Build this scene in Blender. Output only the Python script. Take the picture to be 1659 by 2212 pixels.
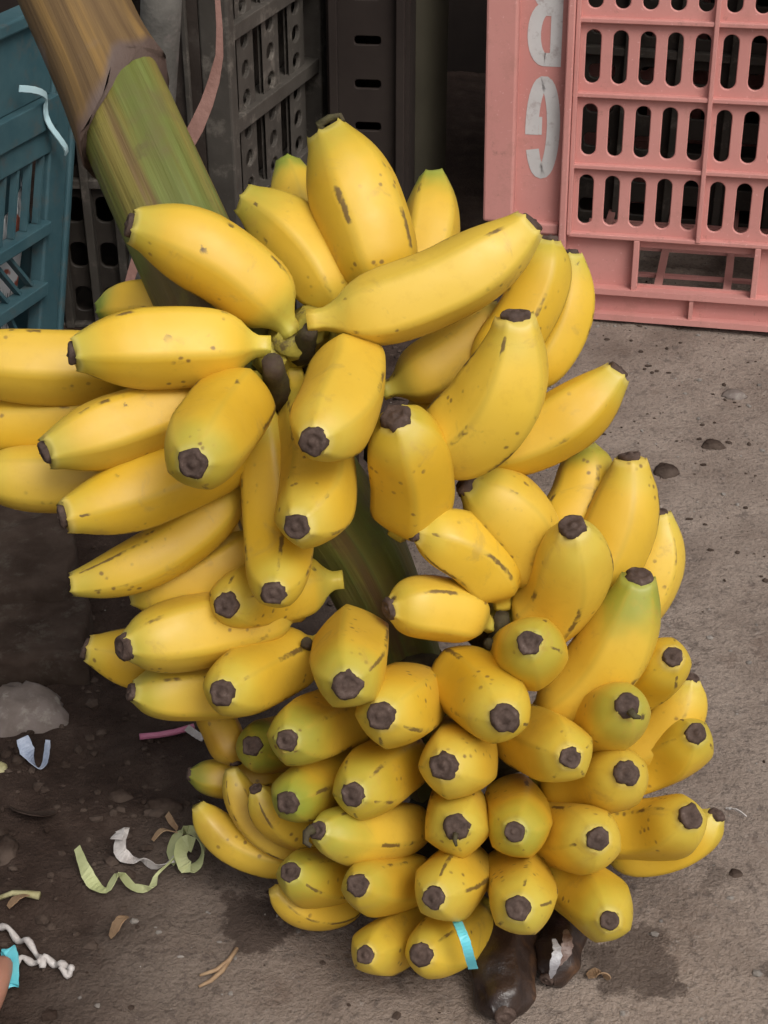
import bpy, bmesh, math, random
import numpy as np
from mathutils import Vector, Matrix, noise as mnoise

for o in list(bpy.data.objects):
    bpy.data.objects.remove(o)
S = bpy.context.scene
COL = S.collection
random.seed(11)
PI = math.pi

# ------------------------------------------------------------------ camera
H = 0.7255
PITCH = math.radians(33.0)
W0, H0 = 1659.0, 2212.0          # units the photograph was measured in
F = 3404.0
cam_d = bpy.data.cameras.new('camera')
cam = bpy.data.objects.new('camera', cam_d)
COL.objects.link(cam)
cam.location = (0, 0, H)
cam.rotation_euler = (PI / 2 - PITCH, 0, 0)
cam_d.sensor_fit = 'VERTICAL'
cam_d.angle = 2 * math.atan(H0 / 2 / F)
cam_d.clip_start = 0.02
cam_d.clip_end = 400
S.camera = cam

# ------------------------------------------------------------------ world and sun (soft overcast daylight)
SUN_EL, SUN_AZ = math.radians(52), math.radians(150)   # azimuth clockwise from +Y
w = bpy.data.worlds.new('World')
S.world = w
w.use_nodes = True
nt = w.node_tree
bg = nt.nodes['Background']
sky = nt.nodes.new('ShaderNodeTexSky')
sky.sky_type = 'NISHITA'
sky.sun_disc = False
sky.sun_elevation = SUN_EL
sky.sun_rotation = SUN_AZ
sky.dust_density = 6.0
sky.air_density = 1.0
sky.ozone_density = 0.6
hsv = nt.nodes.new('ShaderNodeHueSaturation')
hsv.inputs['Saturation'].default_value = 0.22
nt.links.new(sky.outputs[0], hsv.inputs['Color'])
nt.links.new(hsv.outputs[0], bg.inputs['Color'])
bg.inputs['Strength'].default_value = 0.10
sd = bpy.data.lights.new('sun', 'SUN')
sun = bpy.data.objects.new('sun', sd)
COL.objects.link(sun)
sd.energy = 1.1
sd.angle = math.radians(28)
sd.color = (1.0, 0.95, 0.88)
sdir = Vector((math.sin(SUN_AZ) * math.cos(SUN_EL), math.cos(SUN_AZ) * math.cos(SUN_EL), math.sin(SUN_EL)))
sun.rotation_euler = (-sdir).to_track_quat('-Z', 'Y').to_euler()
S.view_settings.view_transform = 'Standard'
S.view_settings.look = 'None'
S.view_settings.exposure = 0.30
S.view_settings.gamma = 1.0
S.cycles.max_bounces = 5
S.cycles.diffuse_bounces = 3
S.cycles.glossy_bounces = 2

# ------------------------------------------------------------------ geometry of the place as measured
FWD = Vector((0, math.cos(PITCH), -math.sin(PITCH)))
UP = Vector((0, math.sin(PITCH), math.cos(PITCH)))
RT = Vector((1, 0, 0))
CAM = Vector((0, 0, H))


def ray(px, py):
    return FWD + RT * ((px - W0 / 2) / F) + UP * ((H0 / 2 - py) / F)


def at(px, py, z):
    return CAM + ray(px, py) * z


def gnd(px, py, h=0.0):
    r = ray(px, py)
    return CAM + r * ((h - H) / r.z)


# ------------------------------------------------------------------ mesh helpers
def catmull(P, per=8):
    out, tt = [], []
    n = len(P)
    for i in range(n - 1):
        p0, p1, p2, p3 = P[max(i - 1, 0)], P[i], P[i + 1], P[min(i + 2, n - 1)]
        for k in range(per):
            t = k / per
            out.append(0.5 * ((2 * p1) + (p2 - p0) * t + (2 * p0 - 5 * p1 + 4 * p2 - p3) * t * t + (3 * p1 - p0 - 3 * p2 + p3) * t ** 3))
            tt.append((i + t) / (n - 1))
    out.append(P[-1])
    tt.append(1.0)
    return out, tt


class MB:
    def __init__(s):
        s.v, s.f = [], []

    def add(s, vs, fs):
        b = len(s.v)
        s.v += [Vector(p) for p in vs]
        s.f += [tuple(i + b for i in f) for f in fs]

    def box(s, a, b):
        x0, y0, z0 = a
        x1, y1, z1 = b
        s.add([(x0, y0, z0), (x1, y0, z0), (x1, y1, z0), (x0, y1, z0), (x0, y0, z1), (x1, y0, z1), (x1, y1, z1), (x0, y1, z1)],
              [(0, 3, 2, 1), (4, 5, 6, 7), (0, 1, 5, 4), (1, 2, 6, 5), (2, 3, 7, 6), (3, 0, 4, 7)])

    def bar(s, p0, p1, wv, tv):
        """straight bar p0->p1, half width vector wv, thickness vector tv (from face inwards)"""
        p0, p1, wv, tv = Vector(p0), Vector(p1), Vector(wv), Vector(tv)
        q = [p0 - wv, p0 + wv, p1 + wv, p1 - wv]
        q = q + [p + tv for p in q]
        s.add(q, [(0, 1, 2, 3), (7, 6, 5, 4), (0, 4, 5, 1), (1, 5, 6, 2), (2, 6, 7, 3), (3, 7, 4, 0)])

    def tube(s, pts, rads, n=8, caps=True):
        pts = [Vector(p) for p in pts]
        rings, up = [], None
        for i, p in enumerate(pts):
            t = (pts[min(i + 1, len(pts) - 1)] - pts[max(i - 1, 0)]).normalized()
            if up is None:
                up = t.orthogonal().normalized()
            up = (up - t * up.dot(t)).normalized()
            sd_ = t.cross(up)
            r = rads[i] if hasattr(rads, '__len__') else rads
            rings.append([p + (up * math.cos(a) + sd_ * math.sin(a)) * r for a in [2 * PI * k / n for k in range(n)]])
        vs = [q for r in rings for q in r]
        fs = []
        for i in range(len(pts) - 1):
            for k in range(n):
                fs.append((i * n + k, i * n + (k + 1) % n, (i + 1) * n + (k + 1) % n, (i + 1) * n + k))
        if caps:
            fs.append(tuple(range(n - 1, -1, -1)))
            fs.append(tuple((len(pts) - 1) * n + k for k in range(n)))
        s.add(vs, fs)

    def ribbon(s, pts, width, wdirs, thick=0.0004):
        """thin strap along pts; wdirs = width directions"""
        pts = [Vector(p) for p in pts]
        if 2 < len(pts) < 12:
            per, m = 4, len(pts)
            wl = list(width) if hasattr(width, '__len__') else [width] * m
            dl = [wdirs] * m if isinstance(wdirs, Vector) else list(wdirs)
            width, wdirs = [], []
            for i in range((m - 1) * per + 1):
                k, f = min(i // per, m - 2), i / per - min(i // per, m - 2)
                width.append(wl[k] * (1 - f) + wl[k + 1] * f)
                wdirs.append(dl[k].lerp(dl[k + 1], f))
            pts = catmull(pts, per)[0]
        vs, fs = [], []
        for i, p in enumerate(pts):
            t = (pts[min(i + 1, len(pts) - 1)] - pts[max(i - 1, 0)]).normalized()
            wd = Vector(wdirs[i] if not isinstance(wdirs, Vector) else wdirs)
            wd = (wd - t * wd.dot(t)).normalized()
            nn = t.cross(wd).normalized()
            ww = (width[i] if hasattr(width, '__len__') else width) / 2
            jt = 1 + 0.05 * math.sin(i * 2.3 + ww * 900)
            ww *= jt
            vs += [p - wd * ww - nn * thick / 2, p + wd * ww - nn * thick / 2, p + wd * ww + nn * thick / 2, p - wd * ww + nn * thick / 2]
        for i in range(len(pts) - 1):
            a, b = i * 4, i * 4 + 4
            for k in range(4):
                fs.append((a + k, a + (k + 1) % 4, b + (k + 1) % 4, b + k))
        fs.append((3, 2, 1, 0))
        e = (len(pts) - 1) * 4
        fs.append((e, e + 1, e + 2, e + 3))
        s.add(vs, fs)

    def build(s, name, mat, parent=None, smooth=False, bevel=0.0, world=False):
        """world=True: points are in world space, the parent is an unrotated Empty"""
        off = Vector(parent_world(parent)) if (world and parent is not None) else Vector((0, 0, 0))
        me = bpy.data.meshes.new(name)
        me.from_pydata([tuple(p - off) for p in s.v], [], s.f)
        me.update()
        bm = bmesh.new()
        bm.from_mesh(me)
        bmesh.ops.recalc_face_normals(bm, faces=bm.faces[:])
        bm.to_mesh(me)
        bm.free()
        o = bpy.data.objects.new(name, me)
        COL.objects.link(o)
        o.parent = parent
        me.materials.append(mat)
        if smooth:
            me.polygons.foreach_set('use_smooth', [True] * len(me.polygons))
        if bevel:
            b = o.modifiers.new('bevel', 'BEVEL')
            b.width = bevel
            b.segments = 2
            b.limit_method = 'ANGLE'
        return o


def parent_world(p):
    v = Vector((0, 0, 0))
    while p is not None:
        v += p.location
        p = p.parent
    return v


def tag(o, label, cat, group=None, kind=None):
    o['label'] = label
    o['category'] = cat
    if group:
        o['group'] = group
    if kind:
        o['kind'] = kind
    return o


def thing(name, loc, label, cat, group=None, rot=(0, 0, 0)):
    o = bpy.data.objects.new(name, None)
    COL.objects.link(o)
    o.empty_display_size = 0.05
    o.location = loc
    o.rotation_euler = rot
    return tag(o, label, cat, group)


# ------------------------------------------------------------------ material helpers
class NT:
    def __init__(s, name, rough=0.5, spec=0.4):
        s.m = bpy.data.materials.new(name)
        s.m.use_nodes = True
        s.t = s.m.node_tree
        s.b = s.t.nodes['Principled BSDF']
        s.b.inputs['Roughness'].default_value = rough
        s.b.inputs['Specular IOR Level'].default_value = spec
        s.co = s.n('ShaderNodeTexCoord')

    def n(s, typ, **kw):
        nd = s.t.nodes.new(typ)
        for k, v in kw.items():
            setattr(nd, k, v)
        return nd

    def l(s, a, b):
        s.t.links.new(a, b)

    def noise(s, scale, detail=4, rough=0.55, vec=None, dist=0.0, off=None):
        nd = s.n('ShaderNodeTexNoise')
        nd.inputs['Scale'].default_value = scale
        nd.inputs['Detail'].default_value = detail
        nd.inputs['Roughness'].default_value = rough
        nd.inputs['Distortion'].default_value = dist
        s.l(vec if vec is not None else s.co.outputs['Object'], nd.inputs['Vector'])
        return nd.outputs['Fac']

    def ramp(s, fac, stops, interp='LINEAR'):
        nd = s.n('ShaderNodeValToRGB')
        nd.color_ramp.interpolation = interp
        e = nd.color_ramp.elements
        while len(e) < len(stops):
            e.new(0.5)
        for i, (p, c) in enumerate(stops):
            e[i].position = p
            e[i].color = (*c, 1) if len(c) == 3 else c
        s.l(fac, nd.inputs['Fac'])
        return nd.outputs['Color']

    def step(s, fac, a, b):
        nd = s.n('ShaderNodeMapRange')
        nd.interpolation_type = 'SMOOTHSTEP'
        nd.inputs['From Min'].default_value = a
        nd.inputs['From Max'].default_value = b
        s.l(fac, nd.inputs['Value'])
        return nd.outputs['Result']

    def math(s, op, a, b=None):
        nd = s.n('ShaderNodeMath', operation=op)
        for i, x in enumerate((a, b)):
            if x is None:
                continue
            if isinstance(x, (int, float)):
                nd.inputs[i].default_value = x
            else:
                s.l(x, nd.inputs[i])
        return nd.outputs[0]

    def mix(s, fac, a, b):
        nd = s.n('ShaderNodeMix', data_type='RGBA')
        if isinstance(fac, (int, float)):
            nd.inputs['Factor'].default_value = fac
        else:
            s.l(fac, nd.inputs['Factor'])
        for k, x in ((6, a), (7, b)):
            if isinstance(x, tuple):
                nd.inputs[k].default_value = (*x, 1)
            else:
                s.l(x, nd.inputs[k])
        return nd.outputs[2]

    def attr(s, name, typ='GEOMETRY'):
        nd = s.n('ShaderNodeAttribute', attribute_name=name, attribute_type=typ)
        return nd.outputs['Fac']

    def color(s, c):
        if isinstance(c, tuple):
            s.b.inputs['Base Color'].default_value = (*c, 1)
        else:
            s.l(c, s.b.inputs['Base Color'])

    def rough(s, r):
        s.l(r, s.b.inputs['Roughness'])

    def bump(s, h, strength=0.3, dist=0.002):
        nd = s.n('ShaderNodeBump')
        nd.inputs['Strength'].default_value = strength
        nd.inputs['Distance'].default_value = dist
        s.l(h, nd.inputs['Height'])
        s.l(nd.outputs[0], s.b.inputs['Normal'])


def plain(name, c1, c2, scale=20, rough=0.6, spec=0.3, bump=0.15, bscale=None, dirt=None):
    k = NT(name, rough, spec)
    n1 = k.noise(scale, 6, 0.65)
    c = k.mix(k.step(n1, 0.3, 0.7), c1, c2)
    if dirt:
        c = k.mix(k.step(k.noise(scale * 2.7, 5, 0.7), 0.52, 0.68), c, dirt)
    k.color(c)
    k.bump(k.noise(bscale or scale * 6, 4), bump, 0.002)
    return k.m


# ---- banana skin
def mat_banana():
    k = NT('banana_skin', 0.42, 0.55)
    t, rg = k.attr('along'), k.attr('ridge')
    info = k.n('ShaderNodeObjectInfo')
    sep = k.n('ShaderNodeSeparateColor')
    k.l(info.outputs['Color'], sep.inputs[0])
    green, brown = sep.outputs[0], sep.outputs[1]
    vadd = k.n('ShaderNodeVectorMath', operation='ADD')
    k.l(k.co.outputs['Object'], vadd.inputs[0])
    rvec = k.n('ShaderNodeCombineXYZ')
    rs = k.math('MULTIPLY', info.outputs['Random'], 37.0)
    k.l(rs, rvec.inputs[0])
    k.l(k.math('MULTIPLY', info.outputs['Random'], 91.0), rvec.inputs[1])
    k.l(rvec.outputs[0], vadd.inputs[1])
    V = vadd.outputs[0]
    big = k.noise(14, 3, 0.5, V)
    yel = k.mix(k.step(big, 0.3, 0.7), (0.66, 0.405, 0.018), (0.74, 0.490, 0.045))
    yel = k.mix(k.math('MULTIPLY', info.outputs['Random'], 0.6), yel, (0.74, 0.52, 0.080))
    yel = k.mix(k.math('MULTIPLY', sep.outputs[2], 0.55), yel, (0.62, 0.36, 0.016))
    # ends: pale green towards stalk and tip
    endm = k.ramp(t, [(0.0, (1, 1, 1)), (0.13, (0.75,) * 3), (0.24, (0.0,) * 3), (0.84, (0.0,) * 3), (0.94, (0.40,) * 3), (1.0, (0.62,) * 3)])
    endm = k.math('MULTIPLY', endm, k.step(k.noise(25, 3, 0.5, V), 0.25, 0.65))
    c = k.mix(endm, yel, (0.50, 0.46, 0.075))
    c = k.mix(k.math('MULTIPLY', k.step(t, 0.968, 0.992), 0.32), c, (0.70, 0.60, 0.24))
    # per banana greenness near the tip
    gm = k.math('MULTIPLY', green, k.step(k.math('ADD', t, k.math('MULTIPLY', k.math('SUBTRACT', k.noise(22, 3, 0.5, V), 0.5), 0.5)), 0.72, 0.98))
    c = k.mix(gm, c, (0.16, 0.25, 0.030))
    # green-ish ridges
    c = k.mix(k.math('MULTIPLY', k.math('MULTIPLY', rg, 0.32), k.step(big, 0.35, 0.6)), c, (0.62, 0.44, 0.05))
    c = k.mix(k.math('MULTIPLY', k.step(rg, 0.55, 1.0), 0.30), c, (0.47, 0.33, 0.035))
    fm = k.noise(120, 3, 0.7, V)
    c = k.mix(k.math('MULTIPLY', k.step(fm, 0.50, 0.72), 0.22), c, (0.55, 0.33, 0.03))
    br2 = k.step(k.noise(11, 2, 0.5, V), 0.54, 0.70)
    c = k.mix(k.math('MULTIPLY', br2, 0.28), c, (0.60, 0.37, 0.03))
    # browning of whole fruit; on lower-left fruit it also paints their shade
    c = k.mix(k.math('MULTIPLY', brown, k.step(k.noise(18, 4, 0.6, V), 0.3, 0.75)), c, (0.34, 0.17, 0.02))
    # scuffs
    sc = k.math('MULTIPLY', k.step(k.noise(46, 5, 0.7, V, 0.6), 0.57, 0.70), 0.5)
    c = k.mix(sc, c, (0.46, 0.29, 0.05))
    # streaks along ridges
    mp = k.n('ShaderNodeMapping')
    mp.inputs['Scale'].default_value = (1, 1, 1)
    k.l(V, mp.inputs['Vector'])
    st = k.math('MULTIPLY', k.step(k.math('ADD', rg, k.math('MULTIPLY', k.math('SUBTRACT', k.noise(260, 3, 0.6, V), 0.5), 0.5)), 0.70, 0.86), k.step(k.noise(26, 4, 0.65, V), 0.545, 0.61))
    c = k.mix(k.math('MULTIPLY', st, 0.85), c, (0.10, 0.055, 0.022))
    # dark specks
    vo = k.n('ShaderNodeTexVoronoi')
    vo.inputs['Scale'].default_value = 170
    vo.inputs['Randomness'].default_value = 1
    k.l(V, vo.inputs['Vector'])
    sp = k.math('MULTIPLY', k.step(k.math('ADD', vo.outputs['Distance'], k.math('MULTIPLY', k.noise(400, 3, 0.6, V), 0.25)), 0.42, 0.24), k.step(k.noise(32, 2, 0.5, V), 0.57, 0.66))
    c = k.mix(k.math('MULTIPLY', sp, 0.8), c, (0.16, 0.085, 0.028))
    vo2 = k.n('ShaderNodeTexVoronoi')
    vo2.inputs['Scale'].default_value = 46
    k.l(V, vo2.inputs['Vector'])
    sp2 = k.math('MULTIPLY', k.step(k.math('ADD', vo2.outputs['Distance'], k.math('MULTIPLY', k.noise(150, 4, 0.7, V), 0.5)), 0.36, 0.28), k.step(k.noise(17, 2, 0.5, V), 0.58, 0.62))
    c = k.mix(k.math('MULTIPLY', sp2, 0.9), c, (0.07, 0.04, 0.02))
    k.color(c)
    k.rough(k.ramp(k.noise(40, 4, 0.6, V), [(0.3, (0.42,) * 3), (0.7, (0.60,) * 3)]))
    k.bump(k.noise(75, 4, 0.5, V), 0.18, 0.0012)
    return k.m


def mat_cap():
    k = NT('banana_tip', 0.8, 0.2)
    n = k.noise(160, 5, 0.7)
    k.color(k.ramp(n, [(0.3, (0.040, 0.026, 0.020)), (0.6, (0.095, 0.064, 0.052)), (0.8, (0.19, 0.145, 0.125))]))
    k.bump(k.noise(260, 4), 0.5, 0.0015)
    return k.m


def mat_stalk():
    k = NT('stalk_skin', 0.55, 0.3)
    t = k.attr('along')
    mp = k.n('ShaderNodeMapping')
    uv = k.n('ShaderNodeAttribute', attribute_name='fibre')
    mp.inputs['Scale'].default_value = (1.0, 1.0, 0.07)
    k.l(uv.outputs['Vector'], mp.inputs['Vector'])
    fib = k.noise(70, 5, 0.6, mp.outputs[0])
    fib2 = k.noise(22, 3, 0.5, mp.outputs[0])
    c = k.mix(k.step(fib2, 0.35, 0.65), (0.105, 0.118, 0.024), (0.23, 0.178, 0.045))
    c = k.mix(k.step(fib, 0.48, 0.70), c, (0.15, 0.175, 0.045))
    c = k.mix(k.math('MULTIPLY', k.step(k.noise(26, 4, 0.6, mp.outputs[0]), 0.53, 0.64), 0.8), c, (0.125, 0.072, 0.036))
    c = k.mix(k.math('MULTIPLY', k.step(k.noise(38, 5, 0.7), 0.56, 0.68), 0.5), c, (0.10, 0.075, 0.035))
    c = k.mix(k.math('MULTIPLY', k.step(k.noise(9, 3, 0.5), 0.5, 0.7), 0.5), c, (0.11, 0.155, 0.038))
    c = k.mix(k.math('MULTIPLY', k.step(k.noise(13, 4, 0.65), 0.50, 0.66), 0.6), c, (0.13, 0.085, 0.045))
    k.color(c)
    k.bump(fib, 0.6, 0.003)
    return k.m


def mat_sheath():
    k = NT('dry_sheath', 0.6, 0.25)
    uv = k.n('ShaderNodeAttribute', attribute_name='fibre')
    mp = k.n('ShaderNodeMapping')
    mp.inputs['Scale'].default_value = (1.0, 1.0, 0.05)
    k.l(uv.outputs['Vector'], mp.inputs['Vector'])
    fib = k.noise(60, 5, 0.6, mp.outputs[0])
    c = k.ramp(fib, [(0.25, (0.070, 0.040, 0.021)), (0.5, (0.155, 0.096, 0.042)), (0.65, (0.26, 0.155, 0.052)), (0.85, (0.18, 0.14, 0.045))])
    c = k.mix(k.math('MULTIPLY', k.step(k.noise(14, 4, 0.6), 0.52, 0.68), 0.7), c, (0.20, 0.165, 0.15))
    rim = k.attr('along')
    c = k.mix(k.step(rim, 0.965, 1.0), c, (0.10, 0.068, 0.055))
    k.color(c)
    k.bump(fib, 0.5, 0.003)
    return k.m


M = {}
M['banana'] = mat_banana()
M['cap'] = mat_cap()
M['stalk'] = mat_stalk()
M['sheath'] = mat_sheath()
M['crown'] = plain('crown_scar', (0.050, 0.036, 0.026), (0.085, 0.075, 0.035), 60, 0.8, 0.2, 0.5)
M['pedicel'] = plain('cut_stem', (0.10, 0.085, 0.035), (0.06, 0.04, 0.03), 50, 0.8, 0.2, 0.4)


def mat_pink():
    k = NT('pink_plastic', 0.55, 0.3)
    n = k.noise(6, 5, 0.6)
    c = k.mix(k.step(n, 0.3, 0.7), (0.52, 0.225, 0.200), (0.58, 0.270, 0.240))
    c = k.mix(k.math('MULTIPLY', k.step(k.noise(24, 6, 0.75), 0.50, 0.72), 0.45), c, (0.36, 0.17, 0.14))
    c = k.mix(k.math('MULTIPLY', k.step(k.noise(60, 6, 0.8), 0.58, 0.72), 0.55), c, (0.20, 0.115, 0.09))
    c = k.mix(k.math('MULTIPLY', k.step(k.noise(210, 3, 0.7), 0.62, 0.72), 0.5), c, (0.72, 0.42, 0.38))
    k.color(c)
    k.bump(k.noise(120, 4), 0.12, 0.001)
    return k.m


M['pink'] = mat_pink()
M['paint'] = plain('white_paint', (0.56, 0.55, 0.54), (0.50, 0.49, 0.48), 30, 0.6, 0.3, 0.1, None, (0.40, 0.36, 0.35))
M['blue'] = plain('blue_plastic', (0.038, 0.094, 0.114), (0.064, 0.128, 0.146), 16, 0.5, 0.4, 0.15, None, (0.075, 0.105, 0.11))
M['dark'] = plain('dark_plastic', (0.026, 0.021, 0.017), (0.044, 0.036, 0.030), 14, 0.6, 0.3, 0.2, None, (0.062, 0.050, 0.041))
M['greyp'] = plain('grey_plastic', (0.052, 0.045, 0.038), (0.080, 0.070, 0.060), 14, 0.7, 0.2, 0.2, None, (0.135, 0.118, 0.10))
M['board'] = plain('old_board', (0.030, 0.022, 0.018), (0.055, 0.043, 0.036), 9, 0.75, 0.2, 0.4, None, (0.07, 0.058, 0.05))
M['bark'] = plain('pole_wood', (0.085, 0.080, 0.072), (0.15, 0.14, 0.125), 22, 0.8, 0.2, 0.5, None, (0.15, 0.13, 0.12))
M['strap'] = plain('dry_strap', (0.20, 0.105, 0.085), (0.27, 0.15, 0.125), 40, 0.7, 0.2, 0.4)
M['sheetd'] = plain('dark_sheet', (0.030, 0.027, 0.018), (0.046, 0.041, 0.028), 8, 0.55, 0.3, 0.2)
M['wall'] = plain('back_wall', (0.022, 0.016, 0.014), (0.034, 0.026, 0.022), 5, 0.8, 0.15, 0.3)
M['ice'] = plain('pale_blue_strap', (0.50, 0.72, 0.78), (0.58, 0.78, 0.82), 30, 0.4, 0.4, 0.1)
M['cyan'] = plain('cyan_strap', (0.10, 0.52, 0.62), (0.18, 0.62, 0.70), 60, 0.4, 0.4, 0.1)
M['lime'] = plain('lime_ribbon', (0.38, 0.41, 0.19), (0.48, 0.50, 0.27), 60, 0.5, 0.4, 0.2)
M['white'] = plain('white_string', (0.42, 0.38, 0.36), (0.55, 0.52, 0.50), 120, 0.6, 0.3, 0.4)
M['pinkstraw'] = plain('pink_straw', (0.52, 0.16, 0.27), (0.58, 0.22, 0.33), 60, 0.4, 0.4, 0.1)
M['foil'] = plain('blue_scrap', (0.24, 0.29, 0.40), (0.50, 0.55, 0.66), 90, 0.4, 0.4, 0.2)
M['straw'] = plain('dry_straw', (0.27, 0.17, 0.10), (0.36, 0.25, 0.15), 90, 0.7, 0.2, 0.3)
M['leaf'] = plain('dry_leaf', (0.25, 0.155, 0.09), (0.33, 0.22, 0.13), 120, 0.7, 0.2, 0.5)
M['stick'] = plain('pale_stick', (0.30, 0.27, 0.13), (0.38, 0.35, 0.20), 90, 0.7, 0.2, 0.3)
M['stone'] = plain('stone', (0.12, 0.095, 0.08), (0.20, 0.165, 0.15), 28, 0.85, 0.2, 0.6, 60, (0.26, 0.23, 0.20))
M['slab'] = plain('muddy_board', (0.036, 0.024, 0.018), (0.066, 0.047, 0.037), 24, 0.9, 0.1, 0.7, 70, (0.075, 0.060, 0.048))
M['mud'] = plain('soil_crumb', (0.026, 0.016, 0.012), (0.090, 0.066, 0.053), 30, 0.9, 0.1, 0.5)
M['grit'] = plain('grit', (0.12, 0.105, 0.095), (0.30, 0.27, 0.24), 9, 0.85, 0.2, 0.4, 200)


def mat_rotten():
    k = NT('rotten_skin', 0.35, 0.5)
    n = k.noise(26, 5, 0.65)
    c = k.ramp(n, [(0.35, (0.016, 0.010, 0.009)), (0.55, (0.040, 0.022, 0.015)), (0.66, (0.13, 0.065, 0.032)), (0.8, (0.05, 0.028, 0.02))])
    k.color(c)
    k.rough(k.ramp(k.noise(40, 4), [(0.3, (0.22,) * 3), (0.7, (0.6,) * 3)]))
    k.bump(k.noise(60, 5, 0.65), 0.6, 0.003)
    return k.m


M['rotten'] = mat_rotten()


def mat_skin():
    k = NT('skin', 0.5, 0.35)
    k.color(k.mix(k.step(k.noise(20, 4), 0.3, 0.7), (0.33, 0.155, 0.105), (0.40, 0.20, 0.14)))
    k.bump(k.noise(220, 4), 0.2, 0.0008)
    k.b.inputs['Subsurface Weight'].default_value = 0.1
    k.b.inputs['Subsurface Scale'].default_value = 0.006
    return k.m


M['skin'] = mat_skin()


def mat_news():
    k = NT('newsprint', 0.85, 0.1)
    br = k.n('ShaderNodeTexBrick')
    br.inputs['Scale'].default_value = 1.0
    br.inputs['Brick Width'].default_value = 0.011
    br.inputs['Row Height'].default_value = 0.0042
    br.inputs['Mortar Size'].default_value = 0.0011
    br.inputs['Color1'].default_value = (0.18, 0.18, 0.19, 1)
    br.inputs['Color2'].default_value = (0.42, 0.42, 0.43, 1)
    br.inputs['Mortar'].default_value = (0.80, 0.78, 0.78, 1)
    k.l(k.co.outputs['Generated'], br.inputs['Vector'])
    mp = k.n('ShaderNodeMapping')
    mp.inputs['Scale'].default_value = (0.2, 0.2, 0.2)
    k.l(k.co.outputs['Generated'], mp.inputs['Vector'])
    k.l(mp.outputs[0], br.inputs['Vector'])
    n = k.noise(3.1, 2, 0.5, k.co.outputs['Generated'])
    c = k.mix(k.step(n, 0.44, 0.50), (0.80, 0.78, 0.78), br.outputs['Color'])
    c = k.mix(k.step(k.noise(5.0, 2, 0.5, k.co.outputs['Generated']), 0.60, 0.63), c, (0.42, 0.12, 0.08))
    k.color(c)
    return k.m


M['news'] = mat_news()


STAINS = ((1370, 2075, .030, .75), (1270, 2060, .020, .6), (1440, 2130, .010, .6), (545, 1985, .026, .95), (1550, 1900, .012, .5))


def mat_ground():
    k = NT('ground', 0.85, 0.2)
    pos = k.co.outputs['Object']
    sep = k.n('ShaderNodeSeparateXYZ')
    k.l(pos, sep.inputs[0])
    wob = k.math('MULTIPLY', k.math('SUBTRACT', k.noise(5, 5, 0.6), 0.5), 0.32)
    # packed mud lies to the left and towards the crates, worn concrete to the right and in front
    d = k.math('ADD', k.math('ADD', k.math('MULTIPLY', sep.outputs[0], -1.0), k.math('MULTIPLY', sep.outputs[1], 0.30)), wob)
    mud = k.step(d, 0.15, 0.44)
    n1 = k.noise(9, 6, 0.65)
    con = k.ramp(n1, [(0.28, (0.160, 0.121, 0.098)), (0.5, (0.245, 0.194, 0.160)), (0.75, (0.315, 0.257, 0.214))])
    con = k.mix(k.math('MULTIPLY', k.step(k.noise(90, 4, 0.75), 0.54, 0.66), 0.6), con, (0.095, 0.075, 0.066))
    con = k.mix(k.math('MULTIPLY', k.step(k.noise(140, 4, 0.7), 0.60, 0.72), 0.5), con, (0.33, 0.29, 0.26))
    con = k.mix(k.math('MULTIPLY', k.step(k.noise(20, 5, 0.7), 0.55, 0.70), 0.45), con, (0.13, 0.085, 0.065))
    con = k.mix(k.math('MULTIPLY', k.step(k.noise(330, 3, 0.7), 0.52, 0.66), 0.55), con, (0.10, 0.082, 0.070))
    # damp stains
    con = k.mix(k.math('MULTIPLY', k.step(k.noise(13, 6, 0.7, None, 0.8), 0.60, 0.66), 0.55), con, (0.060, 0.045, 0.038))
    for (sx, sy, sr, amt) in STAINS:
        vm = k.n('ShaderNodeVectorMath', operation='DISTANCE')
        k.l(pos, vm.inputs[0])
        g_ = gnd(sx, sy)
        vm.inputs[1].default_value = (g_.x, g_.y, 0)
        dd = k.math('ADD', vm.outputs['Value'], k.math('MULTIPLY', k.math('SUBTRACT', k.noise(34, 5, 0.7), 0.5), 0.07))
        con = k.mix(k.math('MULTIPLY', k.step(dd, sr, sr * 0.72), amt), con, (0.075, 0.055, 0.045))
    md = k.ramp(k.noise(30, 4, 0.7), [(0.3, (0.022, 0.0125, 0.009)), (0.55, (0.042, 0.0265, 0.020)), (0.8, (0.078, 0.054, 0.042))])
    k.color(k.mix(mud, con, md))
    h = k.math('ADD', k.math('MULTIPLY', k.noise(70, 4, 0.7), 0.45), k.math('MULTIPLY', k.noise(300, 3, 0.7), 0.55))
    k.bump(h, 1.0, 0.0045)
    k.rough(k.ramp(n1, [(0.3, (0.75,) * 3), (0.7, (0.92,) * 3)]))
    return k.m


M['ground'] = mat_ground()

# ------------------------------------------------------------------ ground: one sheet, fine near the bunch
def axis_coords(lo, hi, stp, far_lo, far_hi):
    c = list(np.arange(lo, hi, stp))
    s_, x = stp, lo
    left = []
    while x > far_lo:
        s_ *= 1.5
        x -= s_
        left.append(x)
    s_, x = stp, c[-1]
    right = []
    while x < far_hi:
        s_ *= 1.5
        x += s_
        right.append(x)
    return left[::-1] + c + right


def soil(x, y):
    d = -x + 0.30 * y + 0.30 * mnoise.noise((x * 5, y * 5, 1))
    m = min(1, max(0, (d - 0.18) / 0.32))
    near = max(0.0, 1 - max(0, abs(x) - 0.7) / 1.5) * max(0.0, 1 - max(0, abs(y - 1) - 1.0) / 1.5)
    f = mnoise.fractal((x * 22, y * 22, 3), 0.8, 2.0, 5)
    g = mnoise.fractal((x * 7, y * 7, 8), 0.9, 2.0, 3)
    return near * (f * (0.0011 + 0.0055 * m) + g * (0.0015 + 0.0050 * m)) - 0.002


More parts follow.
